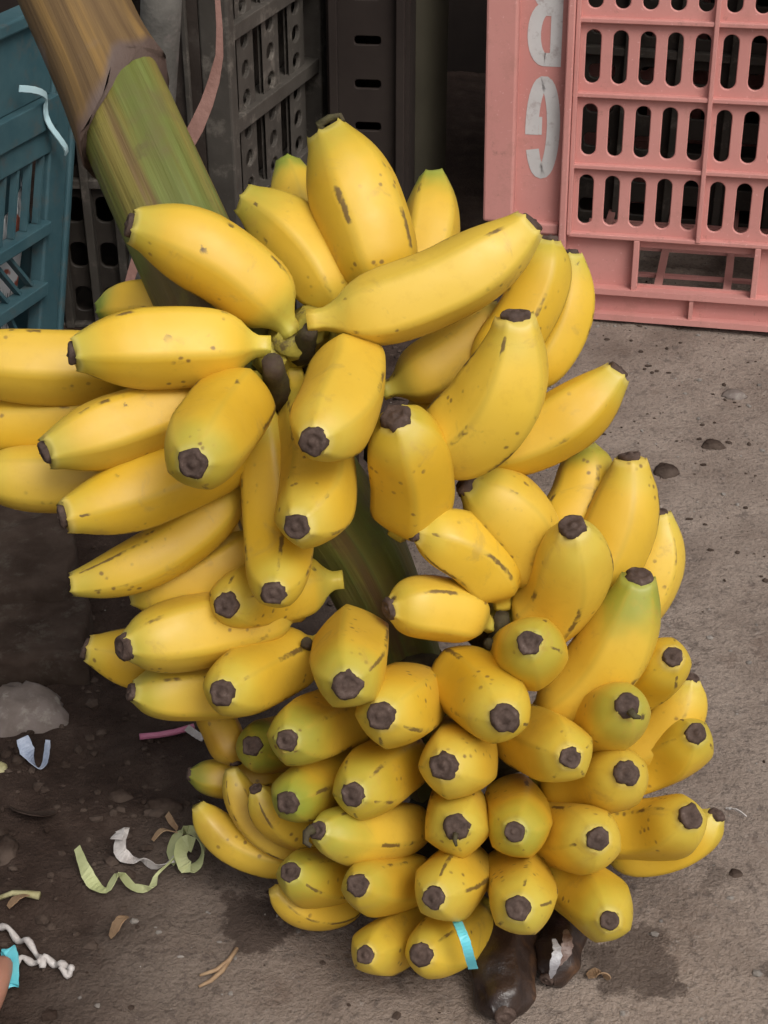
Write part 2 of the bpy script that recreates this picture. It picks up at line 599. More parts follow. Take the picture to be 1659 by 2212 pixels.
gx = axis_coords(-0.55, 0.62, 0.006, -70, 70)
gy = axis_coords(0.40, 1.75, 0.006, -70, 90)
gv = [(x, y, soil(x, y)) for y in gy for x in gx]
nx = len(gx)
gf = [(j * nx + i, j * nx + i + 1, (j + 1) * nx + i + 1, (j + 1) * nx + i) for j in range(len(gy) - 1) for i in range(nx - 1)]
gm = bpy.data.meshes.new('ground')
gm.from_pydata(gv, [], gf)
gm.materials.append(M['ground'])
gm.polygons.foreach_set('use_smooth', [True] * len(gm.polygons))
ground = bpy.data.objects.new('ground', gm)
COL.objects.link(ground)
ground['kind'] = 'structure'


def gsoil(px, py, lift=0.0):
    p = gnd(px, py)
    p.z = soil(p.x, p.y) + lift
    return p


# ------------------------------------------------------------------ plank wall added behind everything to keep the background dark
wall = thing('added_plank_wall', (0.1, 2.32, 0), 'dark weathered plank wall added behind the crates to keep the back dark', 'wall')
for i in range(11):
    mb = MB()
    x = -1.2 + i * 0.235
    mb.box((x, 0, -0.01), (x + 0.228, 0.03 + 0.006 * (i % 3), 2.3))
    mb.build('plank', M['wall'], wall, bevel=0.003)
for hgt in (0.35, 1.6):
    mb = MB()
    mb.box((-1.2, 0.045, hgt), (1.38, 0.085, hgt + 0.09))
    mb.build('rail', M['wall'], wall)

# ------------------------------------------------------------------ crates
def slot_cell(mb, cx, cz, cw, ch, sw, sh, t, y0=0.0, n=7, blunt=1.0):
    """plate cell with a rounded upright slot, front at y0, thickness t"""
    r = min(sw, sh) / 2 * blunt
    out = []
    for (qx, qz, a0) in ((sw / 2 - r, sh / 2 - r, 0), (-sw / 2 + r, sh / 2 - r, 90), (-sw / 2 + r, -sh / 2 + r, 180), (sw / 2 - r, -sh / 2 + r, 270)):
        for k in range(n):
            a = math.radians(a0 + 90 * k / (n - 1))
            out.append((qx + r * math.cos(a), qz + r * math.sin(a)))
    rect = []
    for k, (x, z) in enumerate(out):
        q = k // n
        u = (k % n) / (n - 1)
        hx, hz = cw / 2, ch / 2
        if q == 0:
            p = (hx, hz * min(1, 2 * u)) if u <= 0.5 else (hx * (2 - 2 * u), hz)
        elif q == 1:
            p = (-hx * min(1, 2 * u), hz) if u <= 0.5 else (-hx, hz * (2 - 2 * u))
        elif q == 2:
            p = (-hx, -hz * min(1, 2 * u)) if u <= 0.5 else (-hx * (2 - 2 * u), -hz)
        else:
            p = (hx * min(1, 2 * u), -hz) if u <= 0.5 else (hx, -hz * (2 - 2 * u))
        rect.append(p)
    m = len(out)
    ch_ = 0.0008
    big = [(x * (1 + 2 * ch_ / sw), z * (1 + 2 * ch_ / sh)) for x, z in out]
    vs = [(cx + x, y0, cz + z) for x, z in rect] + [(cx + x, y0, cz + z) for x, z in big] + [(cx + x, y0 + ch_, cz + z) for x, z in out] \
        + [(cx + x, y0 + t, cz + z) for x, z in out] + [(cx + x, y0 + t, cz + z) for x, z in rect]
    fs = []
    for a in range(4):
        for k in range(m):
            k2 = (k + 1) % m
            fs.append((a * m + k, a * m + k2, (a + 1) * m + k2, (a + 1) * m + k))
    mb.add(vs, fs)


def letter_ribbon(mb, pts, wd, y0):
    """flat painted stroke through pts (x,z) with width wd, slightly proud"""
    n = len(pts)
    vs, fs = [], []
    for i in range(n):
        a, b = Vector(pts[max(0, i - 1)]), Vector(pts[min(n - 1, i + 1)])
        t = (b - a).normalized()
        nn = Vector((-t.y, t.x))
        p = Vector(pts[i])
        ww = wd[i] if hasattr(wd, '__len__') else wd
        for s_ in (-1, 1):
            q = p + nn * (s_ * ww / 2)
            vs.append((q.x, y0, q.y))
    for i in range(n - 1):
        fs.append((2 * i, 2 * i + 1, 2 * i + 3, 2 * i + 2))
    mb.add(vs, fs)


def ell(cx, cz, rx, rz, a0, a1, n=18):
    return [(cx + rx * math.cos(math.radians(a0 + (a1 - a0) * k / (n - 1))), cz + rz * math.sin(math.radians(a0 + (a1 - a0) * k / (n - 1)))) for k in range(n)]


def pink_crate():
    g = gnd(1219, 676)
    root = thing('pink_crate', (g.x, g.y, 0.0), 'dirty pink plastic crate stood on end, white painted letters down its rim', 'crate',
                 rot=(math.radians(-3.0), math.radians(-1.5), math.radians(-13)))
    P = M['pink']
    UH, UV = 0.000500, 0.000560           # metres per measured unit across / up this wall
    PW = 0.1295                            # one slotted panel
    RPI = 0.0712
    rows = [0.0885 + RPI * i for i in range(7)]
    top = rows[-1] + 0.08
    DEP = 0.34
    pitch = 0.0259
    for back in (0, 1):
        y0 = 0.0 if not back else DEP
        for ci in range(2):
            x0 = 0.004 + ci * PW
            for ri in range(6):
                mb = MB()
                zc = (rows[ri] + rows[ri + 1]) / 2
                for s_ in range(5):
                    slot_cell(mb, x0 + pitch * (s_ + 0.5) - 0.001, zc, pitch, RPI - 0.004, 0.0146, 0.0515, 0.0035, y0)
                mb.build('slotted_panel', P, root)
        for ri, z in enumerate(rows):
            mb = MB()
            sg = -0.007 if not back else 0.0105
            mb.box((0.0, y0 + sg + 0.0, z - 0.0022), (2 * PW + 0.006, y0 + 0.0034, z + 0.0022)) if not back else mb.box((0.0, y0 + 0.0001, z - 0.0022), (2 * PW + 0.006, y0 + sg, z + 0.0022))
            mb.build('rib', P, root, bevel=0.0008)
        for ci in range(3):
            mb = MB()
            x = 0.0015 + ci * PW
            if not back:
                mb.box((x - 0.0022, y0 - 0.0085, rows[0]), (x + 0.0022, y0 + 0.0034, top))
            else:
                mb.box((x - 0.0022, y0 + 0.0002, rows[0]), (x + 0.0022, y0 + 0.0115, top))
            mb.build('rib', P, root, bevel=0.0008)
    # stepped rim: edge strip, letter band, lip
    mb = MB()
    mb.box((-0.0085, -0.012, 0.05), (-0.0012, 0.006, top))
    mb.build('band_edge', P, root, bevel=0.0015)
    mb = MB()
    mb.box((-0.058, 0.004, 0.05), (-0.0085, 0.0075, top))
    band = mb.build('letter_band', P, root)
    mb = MB()
    mb.box((-0.087, -0.010, 0.098), (-0.056, 0.0079, top))
    mb.build('rim_lip', P, root, bevel=0.0025)
    mb = MB()
    mb.box((-0.083, -0.004, 0.086), (-0.010, 0.030, 0.0975))
    mb.build('rim_corner', P, root, bevel=0.002)
    mb = MB()
    mb.box((-0.087, DEP - 0.006, 0.05), (-0.0005, DEP + 0.010, top))
    mb.build('rim_lip', P, root, bevel=0.0025)
    # lettering: upside-down G and B
    yl = 0.0036

    def place(pts, zc, hz, hx, xc):
        return [(xc + x * hx, zc + z * hz) for x, z in pts]
    xc, hx, hz = -0.0315, 0.0168, 0.0545
    sw = 0.0130
    zG = 0.0885 + RPI * 1.46
    # G turned upside down: back on the right, opening on the left
    path = ell(0.06, 0.02, 0.64, 0.83, 209, 360, 16) + ell(0.06, 0.02, 0.64, 0.83, 0, 180, 18)[1:] + [(-0.58, -0.05), (-0.58, -0.11)]
    mb = MB()
    letter_ribbon(mb, place(path, zG, hz, hx, xc), sw, yl)
    letter_ribbon(mb, place([(-0.185, 0.06), (0.02, 0.06)], zG, hz, hx, xc), 0.0180, yl)
    mb.build('letter', M['paint'], band)
    zB = zG + 0.1165
    mb = MB()
    letter_ribbon(mb, place([(0.66, -1.0), (0.66, 1.0)], zB, hz, hx, xc), sw * 0.85, yl)
    letter_ribbon(mb, place([(0.34, -0.88), (0.0, -0.88)] + ell(0.0, -0.44, 0.62, 0.44, 270, 90, 14) + [(0.34, 0.0)], zB, hz, hx, xc), sw, yl)
    letter_ribbon(mb, place([(0.34, 0.12)] + ell(0.05, 0.53, 0.56, 0.41, 270, 90, 14) + [(0.34, 0.94)], zB, hz, hx, xc), sw, yl + 0.0001)
    mb.build('letter', M['paint'], band)
    # skirt with hand hole
    z1, z0 = rows[0] - 0.0022, 0.030
    mb = MB()
    mb.box((-0.0010, 0.004, z0), (0.070, 0.0075, z1))
    mb.box((0.070, 0.004, z1 - 0.010), (0.190, 0.0075, z1))
    mb.box((0.070, 0.004, z0), (0.190, 0.0075, z0 + 0.006))
    mb.box((0.190, 0.004, z0), (0.265, 0.0075, z1))
    mb.build('skirt', P, root)
    for x in (0.0705, 0.1905):
        mb = MB()
        mb.box((x - 0.003, -0.007, z0), (x + 0.003, 0.0038, z1))
        mb.build('rib', P, root, bevel=0.0008)
    mb = MB()
    mb.box((-0.001, -0.0095, 0.0275), (0.267, 0.0075, 0.0335))
    mb.box((-0.001, 0.001, 0.0062), (0.267, 0.0075, 0.0275))
    mb.box((-0.001, -0.0105, 0.0), (0.267, 0.0075, 0.0062))
    mb.build('foot_flange', P, root)
    mb = MB()
    mb.box((0.128, -0.0085, 0.0063), (0.132, 0.0009, 0.0274))
    mb.build('rib', P, root)
    # end walls and base, so that the box is whole
    mb = MB()
    for q in range(4):
        mb.box((0.02 + q * 0.07, 0.008, 0.030), (0.028 + q * 0.07, DEP - 0.0005, 0.0335))
    for q in range(4):
        mb.box((0.0, 0.05 + q * 0.08, 0.0265), (0.2645, 0.057 + q * 0.08, 0.0298))
    mb.box((0.0, DEP - 0.0003, 0.0), (0.070, DEP + 0.0035, rows[0] - 0.003))
    mb.box((0.190, DEP - 0.0003, 0.0), (0.265, DEP + 0.0035, rows[0] - 0.003))
    mb.build('end_wall', P, root)
    mb = MB()
    mb.box((-0.08, 0.008, top - 0.004), (0.2645, DEP - 0.0005, top))
    mb.build('end_wall', P, root)
    mb = MB()
    mb.box((0.2675, 0.012, 0.034), (0.271, DEP - 0.001, top - 0.006))
    mb.build('base', P, root)


pink_crate()


# crates seen at a slant: their faces stand on upright planes
class Face:
    def __init__(s, px, py, theta, lean=0.0):
        """upright face through ground point (px,py); theta = direction of its far end, right of straight ahead (deg)"""
        s.o = gnd(px, py)
        a = math.radians(theta)
        s.u = Vector((math.sin(a), math.cos(a), 0))
        s.nrm = Vector((math.cos(a), -math.sin(a), 0))          # towards the open side (right)
        s.v = (Vector((0, 0, 1)) + s.u * math.tan(math.radians(lean))).normalized()

    def hit(s, px, py):
        r = ray(px, py)
        k = (s.o - CAM).dot(s.nrm) / r.dot(s.nrm)
        p = CAM + r * k - s.o
        v = p.z / s.v.z
        return ((p - s.v * v).dot(s.u), v)

    def P(s, u, v, d=0.0):
        return s.o + s.u * u + s.v * v + s.nrm * d

    def quad(s, mb, u0, u1, v0, v1, d0, d1):
        q = [s.P(u, v, d) for d in (d0, d1) for (u, v) in ((u0, v0), (u1, v0), (u1, v1), (u0, v1))]
        mb.add(q, [(0, 1, 2, 3), (7, 6, 5, 4), (0, 4, 5, 1), (1, 5, 6, 2), (2, 6, 7, 3), (3, 7, 4, 0)])

    def barpx(s, mb, a, b, wd, d0, d1):
        ua, ub = Vector((*s.hit(*a), 0)), Vector((*s.hit(*b), 0))
        t = (ub - ua).normalized()
        nn = Vector((-t.y, t.x, 0)) * (wd / 2)
        c = [ua - nn, ua + nn, ub + nn, ub - nn]
        q = [s.P(p.x, p.y, d) for d in (d0, d1) for p in c]
        mb.add(q, [(0, 1, 2, 3), (7, 6, 5, 4), (0, 4, 5, 1), (1, 5, 6, 2), (2, 6, 7, 3), (3, 7, 4, 0)])


def blue_crate():
    fc = Face(112, 830, 24, 0)
    root = thing('blue_crate', (fc.o.x, fc.o.y, 0), 'teal blue slatted plastic crate with newspaper inside, beside the stalk', 'crate')
    B = M['blue']

    def part(name, fn, bev=0.001):
        mb = MB()
        fn(mb)
        return mb.build(name, B, root, world=True, bevel=bev)

    def prism(mb, c, d0, d1):
        q = [fc.P(u, v, d) for d in (d0, d1) for (u, v) in c]
        mb.add(q, [(0, 1, 2, 3), (7, 6, 5, 4), (0, 4, 5, 1), (1, 5, 6, 2), (2, 6, 7, 3), (3, 7, 4, 0)])
    uA, vA = fc.hit(147, 236)
    uB, vB = fc.hit(119, 690)
    topv = fc.hit(85, 40)[1]

    def uR(v, off=0.0):                   # right-hand edge of the flaring wall at height v
        return uB + (uA - uB) * (v - vB) / (vA - vB) + off
    pw = fc.hit(135, 450)[0] - fc.hit(92, 450)[0]
    part('corner_post', lambda mb: prism(mb, [(uR(0) - pw, 0.0), (uR(0), 0.0), (uR(topv), topv), (uR(topv) - pw, topv)], 0.003, -0.012), 0.002)
    part('corner_edge', lambda mb: prism(mb, [(uR(0) + .0006, 0.0), (uR(0) + .008, 0.0), (uR(topv) + .008, topv), (uR(topv) + .0006, topv)], 0.006, -0.014), 0.002)
    U0 = -0.40

    def hband(name, py, hgt, d0, d1):
        v = fc.hit(40, py)[1]
        part(name, lambda mb: prism(mb, [(U0, v - hgt / 2), (uR(v - hgt / 2) - pw - .0006, v - hgt / 2), (uR(v + hgt / 2) - pw - .0006, v + hgt / 2), (U0, v + hgt / 2)], d0, d1))
        return v
    vp = fc.hit(40, 205)[1]
    v0 = hband('upper_band', 268, 0.026, 0.010, -0.006)
    v1 = hband('top_band', 318, 0.034, 0.005, -0.006)
    v2 = hband('middle_band', 520, 0.011, 0.010, -0.006)
    v3 = hband('lower_band', 650, 0.012, 0.010, -0.006)
    v4 = hband('bottom_band', 820, 0.03, 0.008, -0.006)
    part('top_panel', lambda mb: prism(mb, [(U0, v0 + .0135), (uR(v0) - pw - .0006, v0 + .0135), (uR(topv) - pw - .0006, topv), (U0, topv)], 0.002, -0.006))
    part('rim', lambda mb: prism(mb, [(U0, topv + .0004), (uR(topv) + .008, topv + .0004), (uR(topv) + .008, topv + .012), (U0, topv + .012)], 0.010, -0.016), 0.002)
    # slanted slats between the bands
    n = 21
    for i in range(n):
        u = U0 + 0.02 + (uB - pw - U0) * i / (n - 1)
        for (va, vb, k) in ((v2 + .0058, v1 - .0172, 0.020), (v3 + .0062, v2 - .0058, -0.030), (v4 + .0152, v3 - .0062, -0.02)):
            mb = MB()
            a, b = Vector((u, va)), Vector((u + k, vb))
            if b.x > uR(vb) - pw - .004 or a.x > uR(va) - pw - .004:
                continue
            t = (b - a).normalized()
            nn = Vector((-t.y, t.x)) * 0.0016
            prism(mb, [tuple(a - nn), tuple(a + nn), tuple(b + nn), tuple(b - nn)], 0.003, -0.004)
            mb.build('slat', B, root, world=True)
    # other three walls and floor
    WD = 0.30
    def back(mb):
        fc.quad(mb, U0, uB, 0.0, topv, -WD, -WD - 0.005)
    part('back_wall', back)
    def far(mb):
        fc.quad(mb, uB - 0.004, uB + 0.002, 0.0, topv, -0.0145, -WD)
    part('end_wall', far)
    def near(mb):
        fc.quad(mb, U0 - 0.005, U0, 0.0, topv, 0.0, -WD)
    part('end_wall', near)
    def flo(mb):
        fc.quad(mb, U0, uB - 0.004, 0.004, 0.010, -0.004, -WD)
    part('floor_grid', flo)
    # newspapers inside
    rnd = random.Random(5)
    for i, (u0, u1, v0_, v1_, d) in enumerate(((-0.20, 0.014, 0.012, v2 + 0.034, -0.016), (-0.30, -0.012, 0.013, v2 + 0.052, -0.045))):
        mb = MB()
        nu, nv = 16, 12
        vs, fs = [], []
        for side in (0, 1):
            for j in range(nv + 1):
                for a in range(nu + 1):
                    s_, t_ = a / nu, j / nv
                    bow = 0.0035 * math.sin(s_ * 9 + i) + 0.003 * math.sin(t_ * 4 + s_ * 5) + 0.003 * mnoise.noise((s_ * 9, t_ * 9, i))
                    slant = 0.01 * t_
                    uu = u0 + (u1 - u0) * s_ + slant - 0.02 * (1 - t_) * s_
                    vv = v0_ + (v1_ - v0_) * t_ + 0.02 * t_ * math.sin(s_ * 7)
                    vs.append(fc.P(min(uu, uB - 0.0045), vv, d + bow - 0.03 * (1 - t_) - side * 0.002))
        st = (nu + 1) * (nv + 1)
        for j in range(nv):
            for a in range(nu):
                k = j * (nu + 1) + a
                fs.append((k, k + 1, k + nu + 2, k + nu + 1))
                fs.append((st + k, st + k + nu + 1, st + k + nu + 2, st + k + 1))
        mb.add(vs, fs)
        o = mb.build('newspaper', M['news'], None, smooth=True)
        tag(o, ('crumpled printed newspaper behind the slats of the blue crate', 'second newspaper deeper inside the blue crate')[i], 'newspaper')
    # pale plastic tie hooked on the crate
    pts = [(8, 186), (28, 187), (48, 193), (66, 204), (72, 222), (75, 246), (79, 268), (90, 292), (101, 312), (108, 326)]
    P3 = [fc.P(*fc.hit(x, y), 0.016 + 0.004 * math.sin(i)) for i, (x, y) in enumerate(pts)]
    mb = MB()
    mb.ribbon(P3, 0.0058, [fc.u * 0.9 + fc.v * 0.45 if i > 3 else fc.v for i in range(len(pts))], 0.0016)
    tag(mb.build('plastic_tie', M['ice'], None, bevel=0.0003), 'pale blue plastic strap bent over the rim of the blue crate', 'strap')


blue_crate()


def grey_crate():
    fc = Face(497, 830, 20, 0)
    root = thing('grey_crate', (fc.o.x, fc.o.y, 0), 'dusty dark grey perforated plastic crate stood behind the top bananas', 'crate')
    G = M['greyp']
    us = [fc.hit(x, 250)[0] for x in (497, 500, 518, 553, 572, 607, 627, 661, 680, 705)]
    # us: edge, recess1, strip1, recess2, strip2, recess3, strip3, recess4, post..
    vtop = fc.hit(560, -90)[1]
    v_r = [fc.hit(600, y)[1] for y in (385, 195, 0)]
    dv = (v_r[2] - v_r[0]) / 2
    ribs = [v_r[0] + dv * k for k in range(-3, 5)]
    top = ribs[-1]
    mb = MB()
    fc.quad(mb, us[0] - 0.012, us[1], 0, top, 0.008, -0.02)
    mb.build('corner_post', G, root, world=True, bevel=0.002)
    mb = MB()
    fc.quad(mb, us[8], us[9], 0, top, 0.008, -0.02)
    mb.build('corner_post', G, root, world=True, bevel=0.002)
    # perforated strips, one piece per strip and tier
    for (a, b) in ((2, 3), (4, 5), (6, 7)):
        for j in range(len(ribs) - 1):
            u0, u1 = us[a], us[b]
            lo, hi = ribs[j] + 0.002, ribs[j + 1] - 0.002
            mb = MB()
            tmp = MB()
            nh = 3
            for k in range(nh):
                chh = (hi - lo) / nh
                slot_cell(tmp, (u0 + u1) / 2, lo + chh * (k + 0.5), (u1 - u0), chh, (u1 - u0) * 0.46, chh * 0.58, 0.004, 0, 5)
            mb.v = [fc.P(p.x, p.z, -p.y) for p in tmp.v]
            mb.f = tmp.f
            mb.build('perforated_strip', G, root, world=True)
    for j, v in enumerate(ribs):
        mb = MB()
        fc.quad(mb, us[1] + 0.0005, us[8] - 0.0005, v - 0.007, v + 0.007, 0.0065, -0.018)
        mb.build('rib', G, root, world=True, bevel=0.001)
    # dark inner lining set back, painting shade into the open recesses, and the box behind
    mb = MB()
    fc.quad(mb, us[0] - 0.010, us[9], 0.0, top, -0.021, -0.026)
    mb.build('shade_backing', M['dark'], root, world=True)
    mb = MB()
    fc.quad(mb, us[0] - 0.012, us[0] - 0.007, 0, top, -0.0205, -0.062)
    mb.build('side_wall', M['board'], root, world=True)
    for d0, d1 in ((-0.030, -0.035), (-0.047, -0.050)):
        mb = MB()
        fc.quad(mb, us[0] - 0.0165, us[0] - 0.0122, 0, top, d0, d1)
        mb.build('rib', M['greyp'], root, world=True, bevel=0.001)
    mb = MB()
    fc.quad(mb, us[9] - 0.005, us[9], 0, top, -0.027, -0.062)
    mb.build('side_wall', M['dark'], root, world=True)
    mb = MB()
    fc.quad(mb, us[0] - 0.012, us[9], 0, top, -0.0622, -0.066)
    mb.build('back_wall', M['dark'], root, world=True)


grey_crate()


def black_crate(name, px0, px1, pyb, label, slot_rows, z_top, slot_w, slot_h, ncol, yaw, dep=0.30, tiers=3, rib='greyp', body='dark'):
    """frontal black crate standing on the ground; its front wall holds tiers of slots"""
    a = gnd(px0, pyb)
    k = (px1 - px0) / F
    wd = k * (a - CAM).dot(FWD)
    root = thing(name, (a.x, a.y, 0), label, 'crate', rot=(0, 0, math.radians(yaw)))
    D = M[body]
    th = z_top / tiers
    cw = (wd - 0.016) / ncol
    for t in range(tiers):
        for c in range(ncol):
            mb = MB()
            n = slot_rows
            ch = (th - 0.010) / n
            for r in range(n):
                slot_cell(mb, 0.008 + cw * (c + 0.5), t * th + 0.005 + ch * (r + 0.5), cw - 0.008, ch, (cw - 0.008) * slot_w, ch * slot_h, 0.004, 0, 5, 0.8)
            mb.build('slotted_panel', D, root)
    for t in range(tiers + 1):
        mb = MB()
        mb.box((0, -0.008, t * th - 0.0045 if t else 0.0), (wd, 0.004, t * th + 0.0045))
        mb.build('rib', M[rib], root, bevel=0.001)
    for c in range(ncol + 1):
        mb = MB()
        x = 0.008 + cw * c
        mb.box((x - 0.0042, -0.010, 0), (x + 0.0042, 0.0038, z_top))
        mb.build('rib', M[rib], root, bevel=0.001)
    mb = MB()
    mb.box((0, 0.0045, 0), (0.004, dep, z_top))
    mb.build('side_wall', D, root)
    mb = MB()
    mb.box((wd - 0.004, 0.0045, 0), (wd, dep, z_top))
    mb.build('side_wall', D, root)
    mb = MB()
    mb.box((0.0042, dep - 0.004, 0), (wd - 0.0042, dep, z_top))
    mb.build('back_wall', D, root)
    mb = MB()
    mb.box((0.0042, 0.0045, 0.004), (wd - 0.0042, dep - 0.0045, 0.008))
    mb.build('floor_panel', D, root)
    return root


black_crate('black_crate', 140, 300, 700, 'black crate with rounded slots between the blue crate and the stalk', 3, 0.62, 0.80, 0.55, 2, -2, tiers=4)
black_crate('black_crate', 715, 880, 660, 'black crate with narrow level slots behind the tallest banana', 8, 0.70, 0.45, 0.20, 1, -6, tiers=2, rib='wall', body='wall')


added_crate = black_crate('black_crate', 1120, 1700, 560, 'black slotted crate added behind the pink crate to darken its slots', 5, 0.62, 0.6, 0.4, 5, -13, tiers=3)  # added to shade the ground seen through the pink slots
added_crate.location.y += 0.12

# board, pole and straps behind the stalk
mb = MB()
mb.tube([gsoil(296, 860, -0.004), at(312, 640, 1.405), at(334, 280, 1.315), at(346, 60, 1.262), at(356, -200, 1.205)], [0.015, 0.0155, 0.016, 0.0165, 0.017], 14)
tag(mb.build('wooden_pole', M['bark'], None, smooth=True), 'grey weathered round pole leaning behind the banana stalk', 'pole')
mb = MB()
pts = [(468, -60), (470, 0), (474, 60), (474, 120), (462, 175), (446, 225), (424, 275), (396, 325), (360, 400), (325, 480), (300, 545), (285, 590), (268, 650), (255, 700)]
wds = [0.004, 0.0045, 0.005, 0.0065, 0.009, 0.011, 0.012, 0.012, 0.012, 0.011, 0.009, 0.008, 0.007, 0.005]
mb.ribbon([at(x, y, 1.235 + 0.00012 * y) for x, y in pts], wds, RT * 1.0 + UP * 0.15, 0.0016)
tag(mb.build('dry_strap', M['strap'], None, bevel=0.0004), 'dry reddish brown strip of fibre hanging behind the stalk', 'strap')

# dark folded sheet beside the pink crate
mb = MB()
g0 = gnd(845, 640)
nu, nv = 14, 20
vs, fs = [], []
for side in (0, 1):
    for j in range(nv + 1):
        for i in range(nu + 1):
            u, t = i / nu, j / nv
            wdt = 0.055 - 0.022 * max(0, t - 0.45) / 0.55
            x = g0.x + 0.004 + wdt * u + 0.018 * max(0, t - 0.4) ** 1.5
            y = g0.y + 0.012 * math.sin(u * 6 + t * 1.5) + 0.10 * u + side * 0.003
            vs.append((x, y, 0.62 * t))
st = (nu + 1) * (nv + 1)
for j in range(nv):
    for i in range(nu):
        k = j * (nu + 1) + i
        fs.append((k, k + 1, k + nu + 2, k + nu + 1))
        fs.append((st + k, st + k + nu + 1, st + k + nu + 2, st + k + 1))
mb.add(vs, fs)
tag(mb.build('plastic_sheet', M['sheetd'], None, smooth=True), 'dark olive plastic sheet folded upright left of the pink crate', 'sheet')

# ------------------------------------------------------------------ the banana bunch
RACH = [(-330, -1100, 1.13), (-130, -640, 1.05), (45, -250, 0.985), (160, 0, 0.945), (250, 195, 0.915), (374, 470, 0.885), (500, 740, 0.875), (650, 1000, 0.905),
        (785, 1210, 0.945), (880, 1450, 0.975), (950, 1700, 0.985), (985, 1850, 0.975)]
RP = [at(*p) for p in RACH]


rc, rt = catmull(RP, 8)
bfoot = gnd(985, 1990)
bunch = thing('banana_bunch', (bfoot.x, bfoot.y, 0), 'large bunch of short yellow bananas on a thick green stalk propped against crates', 'banana bunch')


def swept(path, tt, radf, n, name, mat, parent, crossf=None, attrs=True):
    vs, fs, al, fb = [], [], [], []
    up = None
    m = len(path)
    s_len = 0
    for i, p in enumerate(path):
        t = (path[min(i + 1, m - 1)] - path[max(i - 1, 0)]).normalized()
        if i:
            s_len += (p - path[i - 1]).length
        if up is None:
            up = (UP - t * UP.dot(t)).normalized()
        up = (up - t * up.dot(t)).normalized()
        sd_ = t.cross(up)
        for k in range(n):
            a = 2 * PI * k / n
            r = radf(tt[i], a)
            vs.append(p + (up * math.cos(a) + sd_ * math.sin(a)) * r)
            al.append(tt[i])
            fb.append((math.cos(a) * 0.05, math.sin(a) * 0.05, s_len))
    for i in range(m - 1):
        for k in range(n):
            fs.append((i * n + k, i * n + (k + 1) % n, (i + 1) * n + (k + 1) % n, (i + 1) * n + k))
    fs.append(tuple(range(n - 1, -1, -1)))
    fs.append(tuple((m - 1) * n + k for k in range(n)))
    off = parent_world(parent)
    me = bpy.data.meshes.new(name)
    me.from_pydata([tuple(v - off) for v in vs], [], fs)
    me.materials.append(mat)
    me.polygons.foreach_set('use_smooth', [True] * len(me.polygons))
    at_ = me.attributes.new('along', 'FLOAT', 'POINT')
    at_.data.foreach_set('value', al)
    af = me.attributes.new('fibre', 'FLOAT_VECTOR', 'POINT')
    af.data.foreach_set('vector', [c for f in fb for c in f])
    o = bpy.data.objects.new(name, me)
    COL.objects.link(o)
    o.parent = parent
    return o


def stalk_r(t, a):
    r = 0.0285 if t < 0.72 else 0.0285 - 0.0125 * min(1, (t - 0.72) / 0.25)
    return r * (1 + 0.035 * math.sin(3 * a + 1) + 0.022 * math.sin(7 * a + 9 * t) + 0.012 * math.sin(13 * a + 5 * t) + 0.02 * mnoise.noise((math.cos(a) * 3, math.sin(a) * 3, t * 14)))


stalk = swept(rc, rt, stalk_r, 40, 'stalk', M['stalk'], bunch)
# dry sheath that ends in a curled lip
i_end = max(i for i, t in enumerate(rt) if t <= 4.0 / 11 + 0.035)


def sheath_piece(i0, i1, grow, a_cut, name):
    path = rc[i0:i1]
    m = len(path)
    tt = [k / (m - 1) for k in range(m)]

    def rf(t, a):
        return (0.0300 + grow + 0.0035 * max(0, (t - 0.86) / 0.14) ** 2) * (1 + 0.03 * math.sin(2 * a + 2) + 0.025 * mnoise.noise((math.cos(a) * 3, math.sin(a) * 3, t * 5)))
    vs = swept(path, tt, rf, 40, name, M['sheath'], stalk)
    # slanting lower edge: pull the last rings forward by angle
    me = vs.data
    n = 40
    axis = (path[-1] - path[-3]).normalized()
    for i in range(m):
        wgt = (i / (m - 1)) ** 6
        for k in range(n):
            a = 2 * PI * k / n
            me.vertices[i * n + k].co += axis * wgt * (0.005 + 0.020 * math.tanh(3.5 * math.sin(a + a_cut)) + 0.004 * math.sin(3 * a) + 0.0025 * math.sin(9 * a))
    return vs


sheath_piece(1, i_end - 1, 0.0006, 2.2 + PI, 'sheath')

PROF = [(0, .30), (.05, .285), (.10, .41), (.16, .71), (.23, .90), (.32, .98), (.45, 1.0), (.62, 1.0), (.74, .975), (.82, .915), (.885, .81), (.935, .665), (.968, .50), (.986, .395), (1.0, .335)]
PT = np.array([p[0] for p in PROF])
PR = np.array([p[1] for p in PROF])


PR2 = PR.copy()
for t_, r_ in ((.74, .935), (.82, .835), (.885, .715), (.935, .60), (.968, .52), (.986, .475), (1.0, .43)):
    PR2[list(PT).index(t_)] = r_


def pchip(x, PR=PR):
    h = np.diff(PT)
    d = np.diff(PR) / h
    m = np.zeros(len(PT))
    m[0], m[-1] = d[0], d[-1]
    for i in range(1, len(PT) - 1):
        m[i] = 0 if d[i - 1] * d[i] <= 0 else 2 * d[i - 1] * d[i] / (d[i - 1] + d[i])
    i = min(len(h) - 1, max(0, int(np.searchsorted(PT, x) - 1)))
    s_ = (x - PT[i]) / h[i]
    return ((2 * s_ ** 3 - 3 * s_ ** 2 + 1) * PR[i] + (s_ ** 3 - 2 * s_ ** 2 + s_) * h[i] * m[i] + (-2 * s_ ** 3 + 3 * s_ ** 2) * PR[i + 1] + (s_ ** 3 - s_ ** 2) * h[i] * m[i + 1])


TS = [0, .03, .06, .09, .12, .15, .18, .22, .26, .30, .35, .40, .46, .52, .58, .64, .69, .74, .78, .82, .855, .885, .91, .935, .955, .97, .985, 1.0]
RS = [float(pchip(t)) for t in TS]
RS2 = [float(pchip(t, PR2)) for t in TS]
NS = 40


